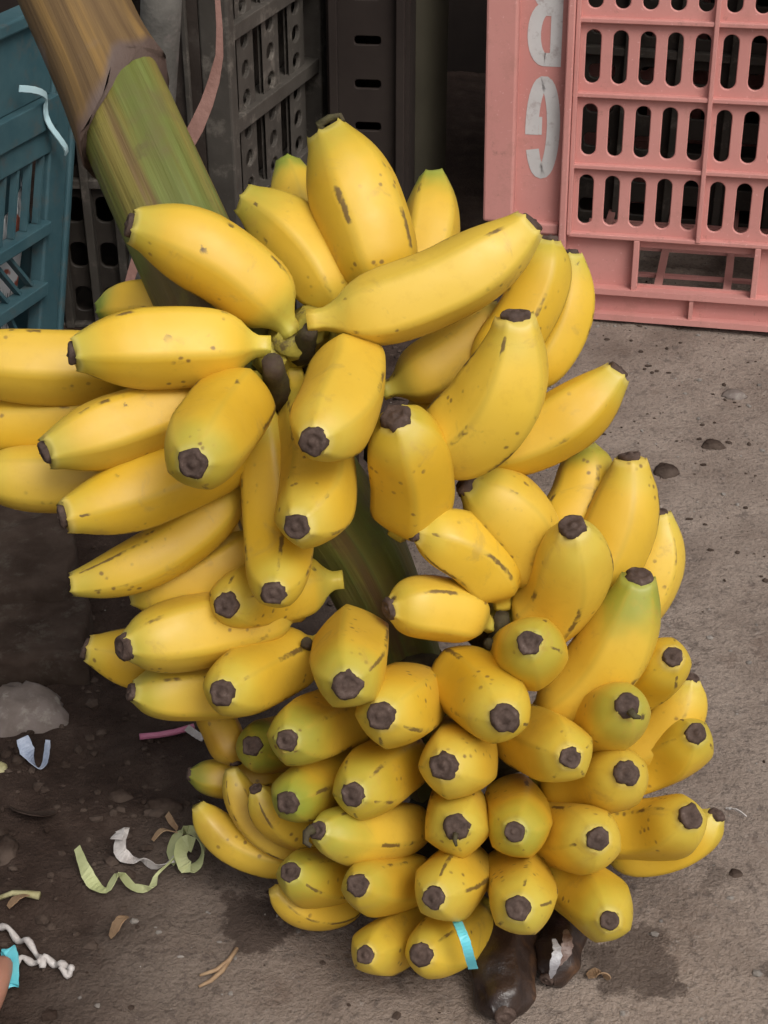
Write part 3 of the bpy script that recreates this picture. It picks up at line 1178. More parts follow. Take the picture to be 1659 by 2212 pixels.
def banana(tip, base, wpx, bend=(0, 0), zt=0.85, zb=None, L=0.122, green=0.0, brown=0.0, cap=True, slim=False, pt=False, bz=0.0, ctr=None, cz=0.062, parent=None, mat=None, rnd=None, abs3=None):
    rnd = rnd or random
    if abs3 is None:
        if zb is None:
            zz = zt + 0.03
            inp = math.hypot(tip[0] - base[0], tip[1] - base[1]) / F * zz
            zb = zt + math.sqrt(max(L * L - inp * inp, 0.0004)) * 0.95
        T, B = at(*tip, zt), at(*base, zb)
        zm = zt * 0.6 + zb * 0.4
        off = (RT * bend[0] - UP * bend[1]) * (zm / F) + FWD * bz
        R = wpx / 2 / F * zm * 1.035
    else:
        T, B, off, R = abs3
    C = (T + B) / 2 + off * 2
    if ctr:
        C = at(ctr[0] + 0.35 * (ctr[0] - tip[0]), ctr[1] + 0.35 * (ctr[1] - tip[1]), zt + cz)
    n_in = Vector((0, 0, 1))
    tw = rnd.uniform(0, 2 * PI)
    fl = rnd.uniform(0.28, 0.70)
    ph = rnd.uniform(0, 100)
    vs, al, rd = [], [], []
    up = None
    ends = None
    chord = (T - B)
    for i, t in enumerate(TS):
        p = B * (1 - t) ** 2 + C * 2 * t * (1 - t) + T * t * t
        d = ((C - B) * (1 - t) + (T - C) * t).normalized()
        if up is None:
            up = d.orthogonal().normalized()
        up = (up - d * up.dot(d)).normalized()
        sd_ = d.cross(up)
        rr = (RS2 if pt else RS)[i] * (0.93 if slim else 1.0)
        rr *= 1 + 0.02 * math.sin(t * 7 + ph)
        for k in range(NS):
            a = 2 * PI * k / NS + tw
            q = ((k * 5 / NS) % 1.0) - 0.5            # 0 at face centre, +-.5 at ridge
            poly = math.cos(PI / 5) / math.cos(q * 2 * PI / 5)
            mixf = fl * (1.0 if t < 0.72 else 1.0 - 0.55 * (t - 0.72) / 0.28)
            r = R * rr * (1 * (1 - mixf) + poly * 1.09 * mixf)
            r *= 1 + 0.018 * mnoise.noise((math.cos(a) * 1.5 + ph, math.sin(a) * 1.5, t * 4))
            ax = 0.0
            if t > 0.955:
                ax = (abs(q) * 2) ** 3 * 0.09 * R * (t - 0.955) / 0.045 + 0.03 * R * math.sin(2 * a + ph) * (t - 0.955) / 0.045
            vs.append(p + (up * math.cos(a) + sd_ * math.sin(a)) * r + d * ax)
            al.append(t)
            rd.append(max(0.0, (abs(q) * 2 - 0.55) / 0.45) if 0.12 < t < 0.97 else 0.3)
        ends = (p, d, up.copy(), sd_)
    m = len(TS)
    fs = []
    for i in range(m - 1):
        for k in range(NS):
            fs.append((i * NS + k, i * NS + (k + 1) % NS, (i + 1) * NS + (k + 1) % NS, (i + 1) * NS + k))
    fs.append(tuple(range(NS - 1, -1, -1)))
    fs.append(tuple((m - 1) * NS + k for k in range(NS)))
    par = parent if parent is not None else bunch
    offw = parent_world(par)
    me = bpy.data.meshes.new('banana')
    me.from_pydata([tuple(v - offw) for v in vs], [], fs)
    me.materials.append(mat or M['banana'])
    me.polygons.foreach_set('use_smooth', [True] * len(me.polygons))
    me.attributes.new('along', 'FLOAT', 'POINT').data.foreach_set('value', al)
    me.attributes.new('ridge', 'FLOAT', 'POINT').data.foreach_set('value', rd)
    o = bpy.data.objects.new('banana' if mat is None else 'body', me)
    COL.objects.link(o)
    o.parent = par
    gmin = 0.40 * (ph * 0.37 % 1.0) ** 1.5
    o.color = (max(green, gmin), max(brown, 0.16 * (ph * 0.91 % 1.0)), ph * 0.53 % 1.0, 1)
    if cap:
        p, d, up, sd_ = ends
        cs = rnd.uniform(.78, 1.02)
        rings = [(-0.10, .345 * cs), (0.02, .362 * cs), (0.085, .368 * cs), (0.14, .345 * cs), (0.165, .295 * cs), (0.15, .23 * cs), (0.115, .16 * cs), (0.15, .11 * cs), (0.19, .05)]
        cv, cf = [], []
        nc = 20
        ph2 = rnd.uniform(0, 6)
        for (ax, r) in rings:
            for k in range(nc):
                a = 2 * PI * k / nc + tw
                q = ((a * 5 / (2 * PI)) % 1.0) - 0.5
                poly = math.cos(PI / 5) / math.cos(q * 2 * PI / 5)
                r2 = R * r * (0.60 + 0.40 * poly * 1.10) * (1 + 0.24 * mnoise.noise((math.cos(a) * 2 + ph, math.sin(a) * 2, ax * 5)))
                cv.append(p + (up * math.cos(a) + sd_ * math.sin(a)) * r2 + d * ((ax + (0.06 if r < .32 else 0.0) ) * R * 0.85 + 0.03 * R * math.sin(a + ph2)))
        for i in range(len(rings) - 1):
            for k in range(nc):
                cf.append((i * nc + k, i * nc + (k + 1) % nc, (i + 1) * nc + (k + 1) % nc, (i + 1) * nc + k))
        cf.append(tuple((len(rings) - 1) * nc + k for k in range(nc)))
        cm = bpy.data.meshes.new('tip')
        cm.from_pydata([tuple(v - offw) for v in cv], [], cf)
        cm.materials.append(M['cap'])
        cm.polygons.foreach_set('use_smooth', [True] * len(cm.polygons))
        c = bpy.data.objects.new('tip', cm)
        COL.objects.link(c)
        c.parent = o
    return o, R, (T - B).length, min(v.z for v in vs)


BAN = [
    # tip, base, width, bend, z tip, z base, extras
    ((290, 488), (632, 722), 172, (26, -34), .815, .835, dict(pt=True)),
    ((528, 432), (742, 700), 150, (30, -18), .875, .865, dict(pt=True, cap=False, green=.4)),
    ((706, 284), (842, 672), 192, (14, -6), .855, .860, dict(pt=True, cap=False)),
    ((622, 352), (715, 640), 122, (-6, 0), .935, .90, dict(pt=True, cap=False, green=.95)),
    ((935, 382), (880, 660), 130, (16, 10), .915, .885, dict(pt=True, cap=False, green=.75)),
    ((1142, 487), (664, 694), 168, (36, 34), .815, .820, dict(pt=True)),
    ((1186, 522), (1000, 830), 130, (36, 10), .850, .860, {}),
    ((1232, 552), (1090, 850), 118, (46, 18), .875, .885, dict(pt=True)),
    ((1114, 690), (872, 968), 192, (66, 62), .800, .855, dict(pt=True)),
    ((1332, 806), (985, 985), 142, (22, 34), .860, .875, dict(pt=True)),
    ((1090, 668), (826, 845), 140, (20, 14), .872, .872, dict(green=.3, cap=False)),
    ((1120, 740), (850, 930), 140, (20, 14), .905, .895, dict(green=.2, cap=False)),
    ((680, 952), (752, 718), 178, (58, 0), .755, .835, dict(ctr=(748, 886), L=.118)),
    ((644, 1136), (628, 795), 170, (56, 30), .785, .860, dict(ctr=(712, 1086))),
    ((592, 1280), (560, 832), 148, (16, 0), .805, .845, dict(ctr=(612, 1222), green=.2)),
    ((164, 762), (582, 748), 170, (-8, -10), .795, .820, dict(pt=True)),
    ((-95, 775), (330, 790), 158, (0, 8), .850, .865, {}),
    ((-140, 915), (330, 880), 140, (0, 10), .880, .875, {}),
    ((104, 976), (500, 842), 156, (0, -2), .805, .845, dict(pt=True)),
    ((417, 1000), (548, 822), 184, (18, 2), .735, .835, dict(ctr=(455, 945))),
    ((-45, 1020), (390, 960), 150, (10, 40), .860, .875, {}),
    ((142, 1114), (575, 930), 158, (8, 14), .815, .860, dict(pt=True)),
    ((156, 1262), (545, 1010), 128, (22, 44), .855, .875, dict(pt=True, cap=False, slim=True)),
    ((285, 1290), (590, 1130), 118, (22, 26), .890, .895, dict(cap=False)),
    ((520, 1215), (470, 1050), 100, (20, 10), .905, .900, dict(green=.5, cap=False)),
    ((215, 672), (540, 690), 110, (0, -22), .900, .880, dict(green=1.0, cap=False)),
    # second hand
    ((490, 1306), (742, 1252), 142, (-2, 38), .845, .905, dict(ctr=(540, 1284))),
    ((272, 1396), (650, 1320), 156, (8, -4), .850, .905, dict(green=.25)),
    ((192, 1402), (470, 1420), 132, (10, 16), .915, .925, dict(pt=True, brown=.5)),
    ((290, 1494), (640, 1465), 132, (0, 12), .885, .930, dict(green=.3)),
    ((480, 1496), (700, 1385), 152, (12, 4), .835, .915, dict(ctr=(535, 1468))),
    ((750, 1478), (768, 1352), 166, (6, -24), .800, .905, dict(ctr=(758, 1430))),
    ((825, 1546), (905, 1480), 164, (14, -8), .815, .915, dict(ctr=(868, 1530))),
    ((1090, 1550), (950, 1440), 168, (14, -10), .815, .905, dict(ctr=(1056, 1506))),
    ((845, 1315), (1062, 1350), 134, (0, -16), .855, .885, {}),
    ((902, 1148), (1086, 1310), 146, (36, -28), .850, .885, {}),
    ((1012, 1044), (1118, 1290), 166, (66, -12), .860, .895, {}),
    ((856, 905), (862, 1150), 178, (30, 0), .805, .880, {}),
    ((1238, 1142), (1080, 1350), 172, (58, 44), .832, .900, dict(bz=.012)),
    ((1262, 965), (1150, 1190), 130, (40, 10), .905, .905, dict(green=.5, cap=False)),
    ((1360, 994), (1190, 1330), 158, (44, 20), .880, .905, dict(pt=True)),
    ((1424, 1112), (1270, 1390), 116, (54, 20), .905, .920, dict(pt=True)),
    ((1380, 1252), (1140, 1550), 164, (40, 40), .860, .915, dict(pt=True, green=.7)),
    ((1144, 1388), (1080, 1395), 150, (46, 44), .815, .915, dict(ctr=(1162, 1424), green=.3)),
    # third hand
    ((1452, 1420), (1190, 1580), 132, (26, 8), .870, .930, dict(ctr=(1418, 1450))),
    ((1354, 1524), (1200, 1600), 142, (30, 10), .840, .935, dict(ctr=(1325, 1556))),
    ((1492, 1468), (1290, 1640), 112, (34, 34), .920, .945, {}),
    ((1230, 1636), (1050, 1560), 144, (24, -24), .835, .930, dict(ctr=(1206, 1614))),
    ((960, 1654), (985, 1590), 160, (26, -8), .830, .935, dict(ctr=(1006, 1648))),
    ((622, 1598), (820, 1520), 146, (12, 0), .840, .930, dict(ctr=(668, 1578), green=.55)),
    ((622, 1734), (830, 1640), 130, (4, 18), .855, .940, dict(ctr=(662, 1704), green=.75)),
    ((764, 1716), (905, 1620), 148, (16, 2), .840, .935, dict(ctr=(812, 1682), green=.3)),
    ((546, 1612), (720, 1570), 122, (0, -2), .900, .945, dict(ctr=(580, 1618), green=1.0)),
    ((508, 1646), (440, 1500), 84, (4, 0), .935, .945, dict(brown=.9)),  # strong brown on the lower-left fruits also paints the shade they stand in
    ((412, 1672), (640, 1660), 84, (0, 14), .955, .965, dict(green=1.0, brown=.4)),
    ((428, 1740), (700, 1850), 86, (-24, 44), .940, .955, dict(brown=.7, cap=False)),
    ((500, 1662), (720, 1828), 80, (-36, 52), .925, .945, dict(brown=.6, cap=False)),
    ((554, 1706), (740, 1795), 88, (-18, 38), .895, .940, dict(brown=.35)),
    ((690, 1795), (930, 1770), 128, (4, 18), .850, .945, dict(green=.5)),
    ((985, 1786), (990, 1730), 146, (6, 6), .845, .950, dict(ctr=(990, 1780), brown=.15)),
    ((1112, 1796), (1090, 1700), 142, (20, 0), .845, .950, dict(ctr=(1130, 1782), green=.5)),
    ((1290, 1812), (1110, 1780), 146, (14, 8), .845, .945, dict(ctr=(1262, 1815))),
    ((1352, 1670), (1150, 1690), 146, (20, 12), .855, .940, dict(ctr=(1322, 1692))),
    ((1502, 1586), (1250, 1700), 132, (30, 22), .900, .945, dict(ctr=(1468, 1626))),
    ((1490, 1764), (1200, 1770), 138, (14, 40), .885, .945, dict(ctr=(1442, 1806))),
    ((1546, 1762), (1280, 1830), 108, (24, 36), .915, .950, {}),
    ((628, 1884), (850, 1850), 124, (6, 22), .875, .945, dict(ctr=(684, 1912), green=.4)),
    ((592, 1922), (800, 1930), 78, (-6, 44), .905, .945, dict(cap=False, brown=.25)),
    ((774, 1912), (940, 1880), 128, (6, 22), .850, .940, dict(ctr=(818, 1920), green=.3)),
    ((938, 1938), (1010, 1850), 142, (20, 4), .835, .935, dict(ctr=(985, 1910))),
    ((1120, 1962), (1090, 1840), 148, (24, -2), .830, .935, dict(ctr=(1137, 1942))),
    ((1316, 1988), (1130, 1850), 138, (26, -6), .850, .935, dict(ctr=(1306, 1952))),
    ((790, 2062), (960, 1960), 120, (6, 6), .868, .935, dict(ctr=(832, 2046), green=.2, brown=.2)),
    ((912, 2062), (1060, 1950), 134, (12, 14), .862, .935, dict(ctr=(962, 2046))),
]
brnd = random.Random(4)
rep = []
for b in BAN:
    tip, base, wp, bend, zt, zb, kw = b
    o, R, Ln, mz = banana(tip, base, wp, bend, zt, zb, rnd=brnd, **kw)
    rep.append((o.name, round(R * 2000, 1), round(Ln * 1000), round(mz, 3)))

# cut crowns and dried stalk stubs on the rachis
def lump(name, p, d, r0, r1, ln, mat, parent, seed=0):
    d = d.normalized()
    u = d.orthogonal().normalized()
    v = d.cross(u)
    mb = MB()
    vs, fs = [], []
    n, m = 12, 6
    for i in range(m):
        t = i / (m - 1)
        r = r0 + (r1 - r0) * t
        for k in range(n):
            a = 2 * PI * k / n
            rr = r * (1 + 0.28 * mnoise.noise((math.cos(a) * 2 + seed, math.sin(a) * 2, t * 3)))
            vs.append(p + d * (ln * t) + (u * math.cos(a) + v * math.sin(a)) * rr)
    for i in range(m - 1):
        for k in range(n):
            fs.append((i * n + k, i * n + (k + 1) % n, (i + 1) * n + (k + 1) % n, (i + 1) * n + k))
    fs.append(tuple(range(n)))
    fs.append(tuple((m - 1) * n + k for k in range(n)))
    mb.add(vs, fs)
    return mb.build(name, mat, parent, smooth=True, world=True)


lump('cut_stem', at(600, 860, .850), at(586, 768, .800) - at(600, 860, .850), .0075, .0055, .045, M['pedicel'], bunch, 1)
lump('cut_stem', at(650, 760, .850), at(672, 706, .815) - at(650, 760, .850), .008, .004, .034, M['crown'], bunch, 4)
lump('cut_stem', at(1075, 1400, .900), at(1085, 1320, .875) - at(1075, 1400, .900), .008, .004, .030, M['crown'], bunch, 7)
lump('cut_stem', at(1060, 1395, .895), at(1055, 1385, .86) - at(1060, 1395, .895), .005, .003, .016, M['crown'], bunch, 9)
lump('cut_stem', at(665, 1400, .900), at(660, 1380, .87) - at(665, 1400, .900), .005, .003, .02, M['crown'], bunch, 12)
# fleshy cushions where the necks of the top hand grow together
M['cushion'] = plain('cushion', (0.40, 0.34, 0.06), (0.50, 0.40, 0.06), 40, 0.55, 0.3, 0.3, None, (0.16, 0.12, 0.05))
for (x, y, z, r, sd0) in ((630, 738, .868, .017, 2), (672, 712, .866, .014, 5), (588, 772, .872, .015, 8), (742, 724, .876, .013, 3), (1085, 1330, .925, .012, 6)):
    lump('cushion', at(x, y, z), at(x, y, z - .05) - at(x, y, z), r, r * .5, .036, M['cushion'], bunch, sd0)
# crowns that carry each hand of fruit
for (x, y, z, r) in ((600, 800, .868, .030), (690, 760, .868, .028), (560, 900, .885, .028), (700, 1000, .895, .026), (860, 960, .885, .026), (1080, 1350, .915, .026), (900, 1480, .935, .030), (1080, 1620, .945, .030), (850, 1620, .945, .028), (960, 1800, .950, .030), (1080, 1800, .950, .028)):
    p = at(x, y, z)
    lump('crown', p + FWD * 0.03, -FWD, r * .8, r * 0.45, 0.03, M['crown'], bunch, x * 0.01)
# dried flower remnants
def dried(name, pts, r):
    mb = MB()
    mb.tube([at(*p) for p in pts], [r * (1 - 0.6 * i / (len(pts) - 1)) for i in range(len(pts))], 6)
    mb.build(name, M['crown'], bunch, smooth=True, world=True)
dried('dried_flower', [(700, 285, .853), (690, 268, .852), (712, 255, .850), (736, 250, .849), (742, 262, .848)], .0030)
dried('dried_flower', [(676, 1790, .842), (662, 1800, .840), (660, 1820, .838), (672, 1828, .838)], .0030)
dried('dried_flower', [(1360, 1535, .832), (1372, 1548, .830), (1384, 1550, .829)], .0024)
dried('dried_flower', [(985, 1800, .838), (982, 1815, .836), (986, 1828, .836)], .0018)

# ------------------------------------------------------------------ rotten bananas on the ground
def rotten(label, tip, base, wpx, lift, cap, seed):
    r_ = random.Random(seed)
    T, B = gsoil(*tip), gsoil(*base)
    zz = (T - CAM).dot(FWD)
    R = wpx / 2 / F * zz
    T.z += R * 0.75
    B.z += R * 0.72
    root = thing('rotten_banana', (B.x, B.y, 0), label, 'banana', 'rotten bananas on the ground')
    o, *_ = banana(None, None, 0, parent=root, mat=M['rotten'], rnd=r_, cap=cap, abs3=(T, B, Vector((lift * 0.004, 0, 0.001)), R))
    me = o.data
    for v in me.vertices:
        q = v.co * 75
        v.co += Vector((mnoise.noise(q + Vector((seed, 0, 0))), mnoise.noise(q + Vector((0, seed, 9))), mnoise.noise(q + Vector((5, 3, seed))))) * 0.0040
        v.co.z = max(v.co.z * 0.9, -0.002)
    return root, o


r1, b1 = rotten('blackened rotten banana squashed flat under the bottom bananas', (1088, 2222), (1112, 1960), 140, -1, True, 21)
r2, b2 = rotten('rotten black banana with split pale skin beside the blackened one', (1180, 2136), (1216, 1945), 100, 1, True, 33)
mb = MB()
pp = [(1196, 2030), (1204, 2055), (1197, 2085), (1190, 2112)]
def onrot(x, y, h):
    return gnd(x, y, h)
mb.ribbon(catmull([onrot(x, y, h) for (x, y), h in zip(pp, (.040, .043, .038, .026))], 4)[0], [.002, .003, .003, .005, .004, .006, .005, .006, .005, .004, .004, .002, .001], RT, 0.0012)
mb.build('split_peel', plain('peel_inside', (0.28, 0.27, 0.29), (0.46, 0.46, 0.48), 90, 0.4, 0.5, 0.4), r2, world=True)
mb = MB()
pp = [(1222, 2010), (1226, 2035), (1220, 2062), (1206, 2085)]
mb.ribbon(catmull([onrot(x, y, h) for (x, y), h in zip(pp, (.036, .040, .036, .030))], 4)[0], [.002, .004, .004, .006, .005, .007, .006, .007, .005, .005, .003, .003, .001], RT + UP * .3, 0.0012)
mb.build('split_peel', plain('peel_brown', (0.12, 0.06, 0.04), (0.30, 0.24, 0.22), 120, 0.5, 0.4, 0.4), r2, world=True)

# ------------------------------------------------------------------ litter
mb = MB()
pts = [(985, 1985), (996, 2010), (1006, 2035), (1014, 2065), (1022, 2092)]
LIT = {}
mb.ribbon([at(x, y, z) for (x, y), z in zip(pts, (.862, .850, .846, .850, .862))], 0.0052, RT, 0.0008)
tag(mb.build('plastic_strip', M['cyan'], None), 'short cyan plastic strip lying over a bottom banana', 'strip')


def gpath(pts, lift):
    return [gsoil(x, y, lift[i] if hasattr(lift, '__len__') else lift) for i, (x, y) in enumerate(pts)]


def twist(n, a0, da):
    return [Vector((math.cos(a0 + da * i), math.sin(a0 + da * i) * 0.6, math.sin((a0 + da * i) * 1.7) * 0.8)) for i in range(n)]


# lime ribbon: tail and knot
rb = thing('plastic_ribbon', gsoil(300, 1890), 'knotted lime green plastic ribbon lying on the mud', 'ribbon')
mb = MB()
p = [(172, 1868), (188, 1905), (206, 1925), (232, 1937), (262, 1925), (290, 1934), (328, 1934), (340, 1905), (365, 1888), (385, 1870)]
mb.ribbon(gpath(p, [.014, .008, .004, .006, .014, .006, .006, .006, .010, .010]), [.005, .008, .008, .006, .007, .006, .006, .002, .002, .003], twist(len(p), .9, .42))
mb.build('tail', M['lime'], rb, world=True)
mb = MB()
p = [(385, 1868), (372, 1838), (388, 1816), (415, 1812), (434, 1830), (438, 1856), (422, 1880), (404, 1888), (392, 1872), (402, 1850), (420, 1846)]
mb.ribbon(gpath(p, [.005, .006, .008, .009, .008, .007, .006, .007, .011, .013, .010]), .0095, twist(len(p), 2.1, .55))
mb.build('knot', M['lime'], rb, world=True)
mb = MB()
p = [(256, 1856), (270, 1838), (262, 1862), (285, 1874), (310, 1872), (338, 1878), (378, 1874)]
mb.ribbon(gpath(p, [.018, .022, .010, .006, .008, .005, .008]), [.010, .009, .009, .007, .008, .006, .005], twist(len(p), .3, .5))
mb.build('white_tail', M['white'], rb, world=True)

mb = MB()
p = [(0, 2012), (20, 2020), (40, 2034), (62, 2046), (80, 2066), (96, 2084)]
p2 = [(34, 2092), (50, 2082), (70, 2082), (90, 2088)]
p3 = [(92, 2094), (98, 2078), (118, 2086), (134, 2096), (150, 2098), (156, 2108), (148, 2112), (132, 2102)]
st = thing('string', gsoil(80, 2070), 'knotted white plastic string beside the foot', 'string')
for q, nm in ((p, 'strand'), (p2, 'strand'), (p3, 'loop')):
    mb = MB()
    mb.tube(catmull(gpath(q, [.003 + .004 * (i % 2) for i in range(len(q))]), 4)[0], [.0019 + .0005 * math.sin(i * 1.1) for i in range((len(q) - 1) * 4 + 1)], 8)
    mb.build(nm, M['white'], st, smooth=True, world=True)

mb = MB()
p = [(22, 2134), (30, 2146), (34, 2132), (34, 2105), (28, 2086), (20, 2078), (17, 2092)]
mb.ribbon(gpath(p, [.004, .008, .012, .014, .012, .008, .004]), .0075, Vector((1, 0, .6)), .001)
tag(mb.build('cyan_strap', M['cyan'], None), 'bright cyan plastic loop against the bare foot', 'strap')

mb = MB()
p = [(302, 1592), (340, 1584), (380, 1577), (420, 1572)]
mb.tube(gpath(p, .004), .0022, 10)
tag(mb.build('drinking_straw', M['pinkstraw'], None, smooth=True), 'pink plastic straw sticking out under the bananas', 'straw')
mb = MB()
p = [(404, 1577), (416, 1584), (428, 1592), (440, 1598)]
mb.ribbon(gpath(p, .006), .005, Vector((1, .5, .5)), .001)
tag(mb.build('paper_scrap', M['white'], None), 'torn white scrap at the end of the pink straw', 'scrap')
mb = MB()
p = [(54, 1628), (62, 1642), (72, 1652), (84, 1656), (96, 1648), (103, 1632), (107, 1622)]
mb.ribbon(gpath(p, [.016, .010, .005, .003, .005, .010, .014]), [.009, .010, .007, .005, .007, .006, .004], twist(7, 1.2, .3))
tag(mb.build('foil_scrap', M['foil'], None), 'curled blue grey foil scrap on dark mud', 'scrap')
for i, (p, lab) in enumerate((([(512, 2052), (495, 2078), (468, 2098), (432, 2112)], 'upper of two dry straws on the ground in front'),
                              ([(503, 2066), (480, 2100), (455, 2122), (430, 2135)], 'lower of two dry straws on the ground in front'))):
    mb = MB()
    mb.tube(gpath(p, .003), [.0013, .0015, .0014, .0009], 6)
    tag(mb.build('dry_stalk', M['straw'], None, smooth=True), lab, 'straw')
# pale stick and dry leaves
mb = MB()
p = [(0, 1952), (30, 1945), (58, 1944), (88, 1950)]
mb.tube(gpath(p, .003), [.0016, .0018, .0020, .0026], 6)
tag(mb.build('stick', M['stick'], None, smooth=True), 'thin pale yellowish stick on the mud', 'stick')


def leaf(label, pts, wds, lift, mat):
    mb = MB()
    mb.ribbon(gpath(pts, lift), wds, Vector((.6, -.6, .35)), .0006)
    tag(mb.build('dry_leaf', mat, None), label, 'leaf')


leaf('small pale dry leaf below the yellowish stick', [(20, 1974), (34, 1966), (48, 1958), (66, 1948)], [.004, .008, .006, .002], [.004, .007, .006, .003], M['leaf'])
leaf('curled tan dry leaf on bare ground in front', [(238, 2026), (252, 2020), (266, 2008), (276, 1992)], [.003, .009, .008, .002], [.003, .010, .012, .006], M['leaf'])
leaf('brown dry leaf strip above the lime ribbon', [(330, 1820), (350, 1808), (372, 1806), (405, 1812)], [.003, .006, .006, .003], [.004, .006, .006, .004], M['straw'])
leaf('short brown leaf sliver pointing at the ribbon knot', [(362, 1768), (372, 1786), (384, 1800)], [.004, .005, .004], [.004, .006, .005], M['straw'])
leaf('faded brown leaf half buried in mud left', [(25, 1752), (55, 1770), (90, 1772), (120, 1758)], [.006, .016, .016, .004], [.002, .006, .006, .003], M['mud'])
leaf('pale white grass blade on concrete right of the bunch', [(1568, 1746), (1590, 1758), (1612, 1768)], [.001, .003, .001], [.002, .005, .003], M['white'])
leaf('tan bark flake on concrete beside the rotten bananas', [(1268, 2112), (1286, 2108), (1304, 2112), (1316, 2118)], [.004, .010, .009, .004], [.003, .005, .005, .003], M['leaf'])
mb = MB()
p = [(1258, 1990), (1266, 2000), (1272, 2012)]
mb.ribbon(gpath(p, [.05, .048, .044]), .009, RT, .001)
mb.build('peel_scrap', M['ice'], r2, world=True)


PLN = [(Vector(v).normalized(), h) for v, h in (((.2, .1, 1), .72), ((1, .3, .5), .78), ((-.6, -.8, .6), .8), ((.3, -1, .45), .76), ((-1, .4, .3), .8), ((.5, 1, .4), .75))]


def rock(name, px, py, wpx, hpx, label, cat, mat, seed, flat=0.5, group=None, sink=.42, top=None):
    g = gsoil(px, py)
    z = (g - CAM).dot(FWD)
    rx = wpx / 2 / F * z
    bm = bmesh.new()
    bmesh.ops.create_icosphere(bm, subdivisions=4, radius=1)
    for v in bm.verts:
        c = v.co.copy()
        k = 1 + 0.34 * mnoise.fractal(c * 1.3 + Vector((seed, 0, 0)), 1, 2, 3) + 0.12 * mnoise.fractal(c * 5 + Vector((seed, 2, 0)), 0.8, 2, 5)
        for pl in PLN:
            dd = c.dot(pl[0]) * k
            if dd > pl[1]:
                k *= (pl[1] + 0.25 * (dd - pl[1])) / dd
        v.co = Vector((c.x * rx * k, c.y * rx * (hpx / wpx) * 0.95 * k, c.z * rx * flat * k))
    me = bpy.data.meshes.new(name)
    bm.to_mesh(me)
    bm.free()
    me.materials.append(mat)
    me.polygons.foreach_set('use_smooth', [True] * len(me.polygons))
    o = bpy.data.objects.new(name, me)
    COL.objects.link(o)
    o.location = (g.x, g.y, g.z + rx * flat * (1 - 2 * sink) * 0.9)
    if label:
        tag(o, label, cat, group)
    return o


rock('stone', 55, 1530, 190, 170, 'rough brown grey lump of stone lying on the mud', 'stone', M['stone'], 3, .62)
rock('pebble', 258, 1712, 62, 42, 'rounded muddy pebble next to the long clod', 'pebble', M['mud'], 8)
rock('clod', 352, 1738, 90, 50, 'long dried mud clod near the lowest left bananas', 'clod', M['mud'], 12)
rock('pebble', 15, 1842, 50, 90, 'brown pebble at the mud above the pale stick', 'pebble', M['mud'], 17)
rock('pebble', 2, 1664, 30, 40, 'pale green pebble on mud beside the foil scrap', 'pebble', M['stick'], 19)
rock('clod', 1590, 1884, 30, 28, 'small dark clod on concrete right of the bunch', 'clod', M['mud'], 23)
rock('clod', 1440, 1016, 60, 62, 'dark clod on concrete beside a right hand banana tip', 'clod', M['mud'], 29)
rock('pebble', 1585, 850, 55, 40, 'rough grey pebble on concrete below the pink crate', 'pebble', M['stone'], 31)
rock('pebble', 1540, 960, 50, 40, 'weathered brown pebble on concrete right of the bunch', 'pebble', M['mud'], 37)

# flattened muddy boards on the left, against which the bunch leans
mb = MB()


def slab(label, poly, h0, h1, seed):
    g = [gnd(x, y, h1) for x, y in poly]
    n = 14
    vs, fs = [], []
    c = sum(g, Vector()) / len(g)
    ring = []
    m = len(g)
    for i in range(m):
        for k in range(n):
            p = g[i].lerp(g[(i + 1) % m], k / n)
            p = p + Vector((mnoise.noise((p.x * 40, p.y * 40, seed)), mnoise.noise((p.x * 40, p.y * 40, seed + 5)), 0)) * .006
            ring.append(p)
    N = len(ring)
    for s_ in (1.0, .97, .75, .5, .25):
        for p in ring:
            q = c.lerp(p, s_)
            vs.append(Vector((q.x, q.y, h1 + .004 * mnoise.fractal((q.x * 30, q.y * 30, seed), 1, 2, 4) - (.004 if s_ == 1.0 else 0))))
    vs.append(Vector((c.x, c.y, h1)))
    for p in ring:
        vs.append(Vector((p.x, p.y, h0)))
    for r in range(4):
        for k in range(N):
            fs.append((r * N + k, r * N + (k + 1) % N, (r + 1) * N + (k + 1) % N, (r + 1) * N + k))
    for k in range(N):
        fs.append((4 * N + k, 4 * N + (k + 1) % N, 5 * N))
        fs.append((k, (k + 1) % N, 5 * N + 1 + (k + 1) % N, 5 * N + 1 + k))
    mb = MB()
    mb.add(vs, fs)
    o = mb.build('muddy_board', M['slab'], None, smooth=True)
    tag(o, label, 'board')


slab('upper dark mud caked board lying under the left bananas', [(-320, 1040), (152, 1050), (158, 1175), (140, 1262), (-320, 1300)], -.004, .036, 2)
slab('lower dark mud caked board left of the shaded bananas', [(-320, 1265), (185, 1262), (196, 1330), (190, 1420), (-320, 1440)], -.004, .022, 6)

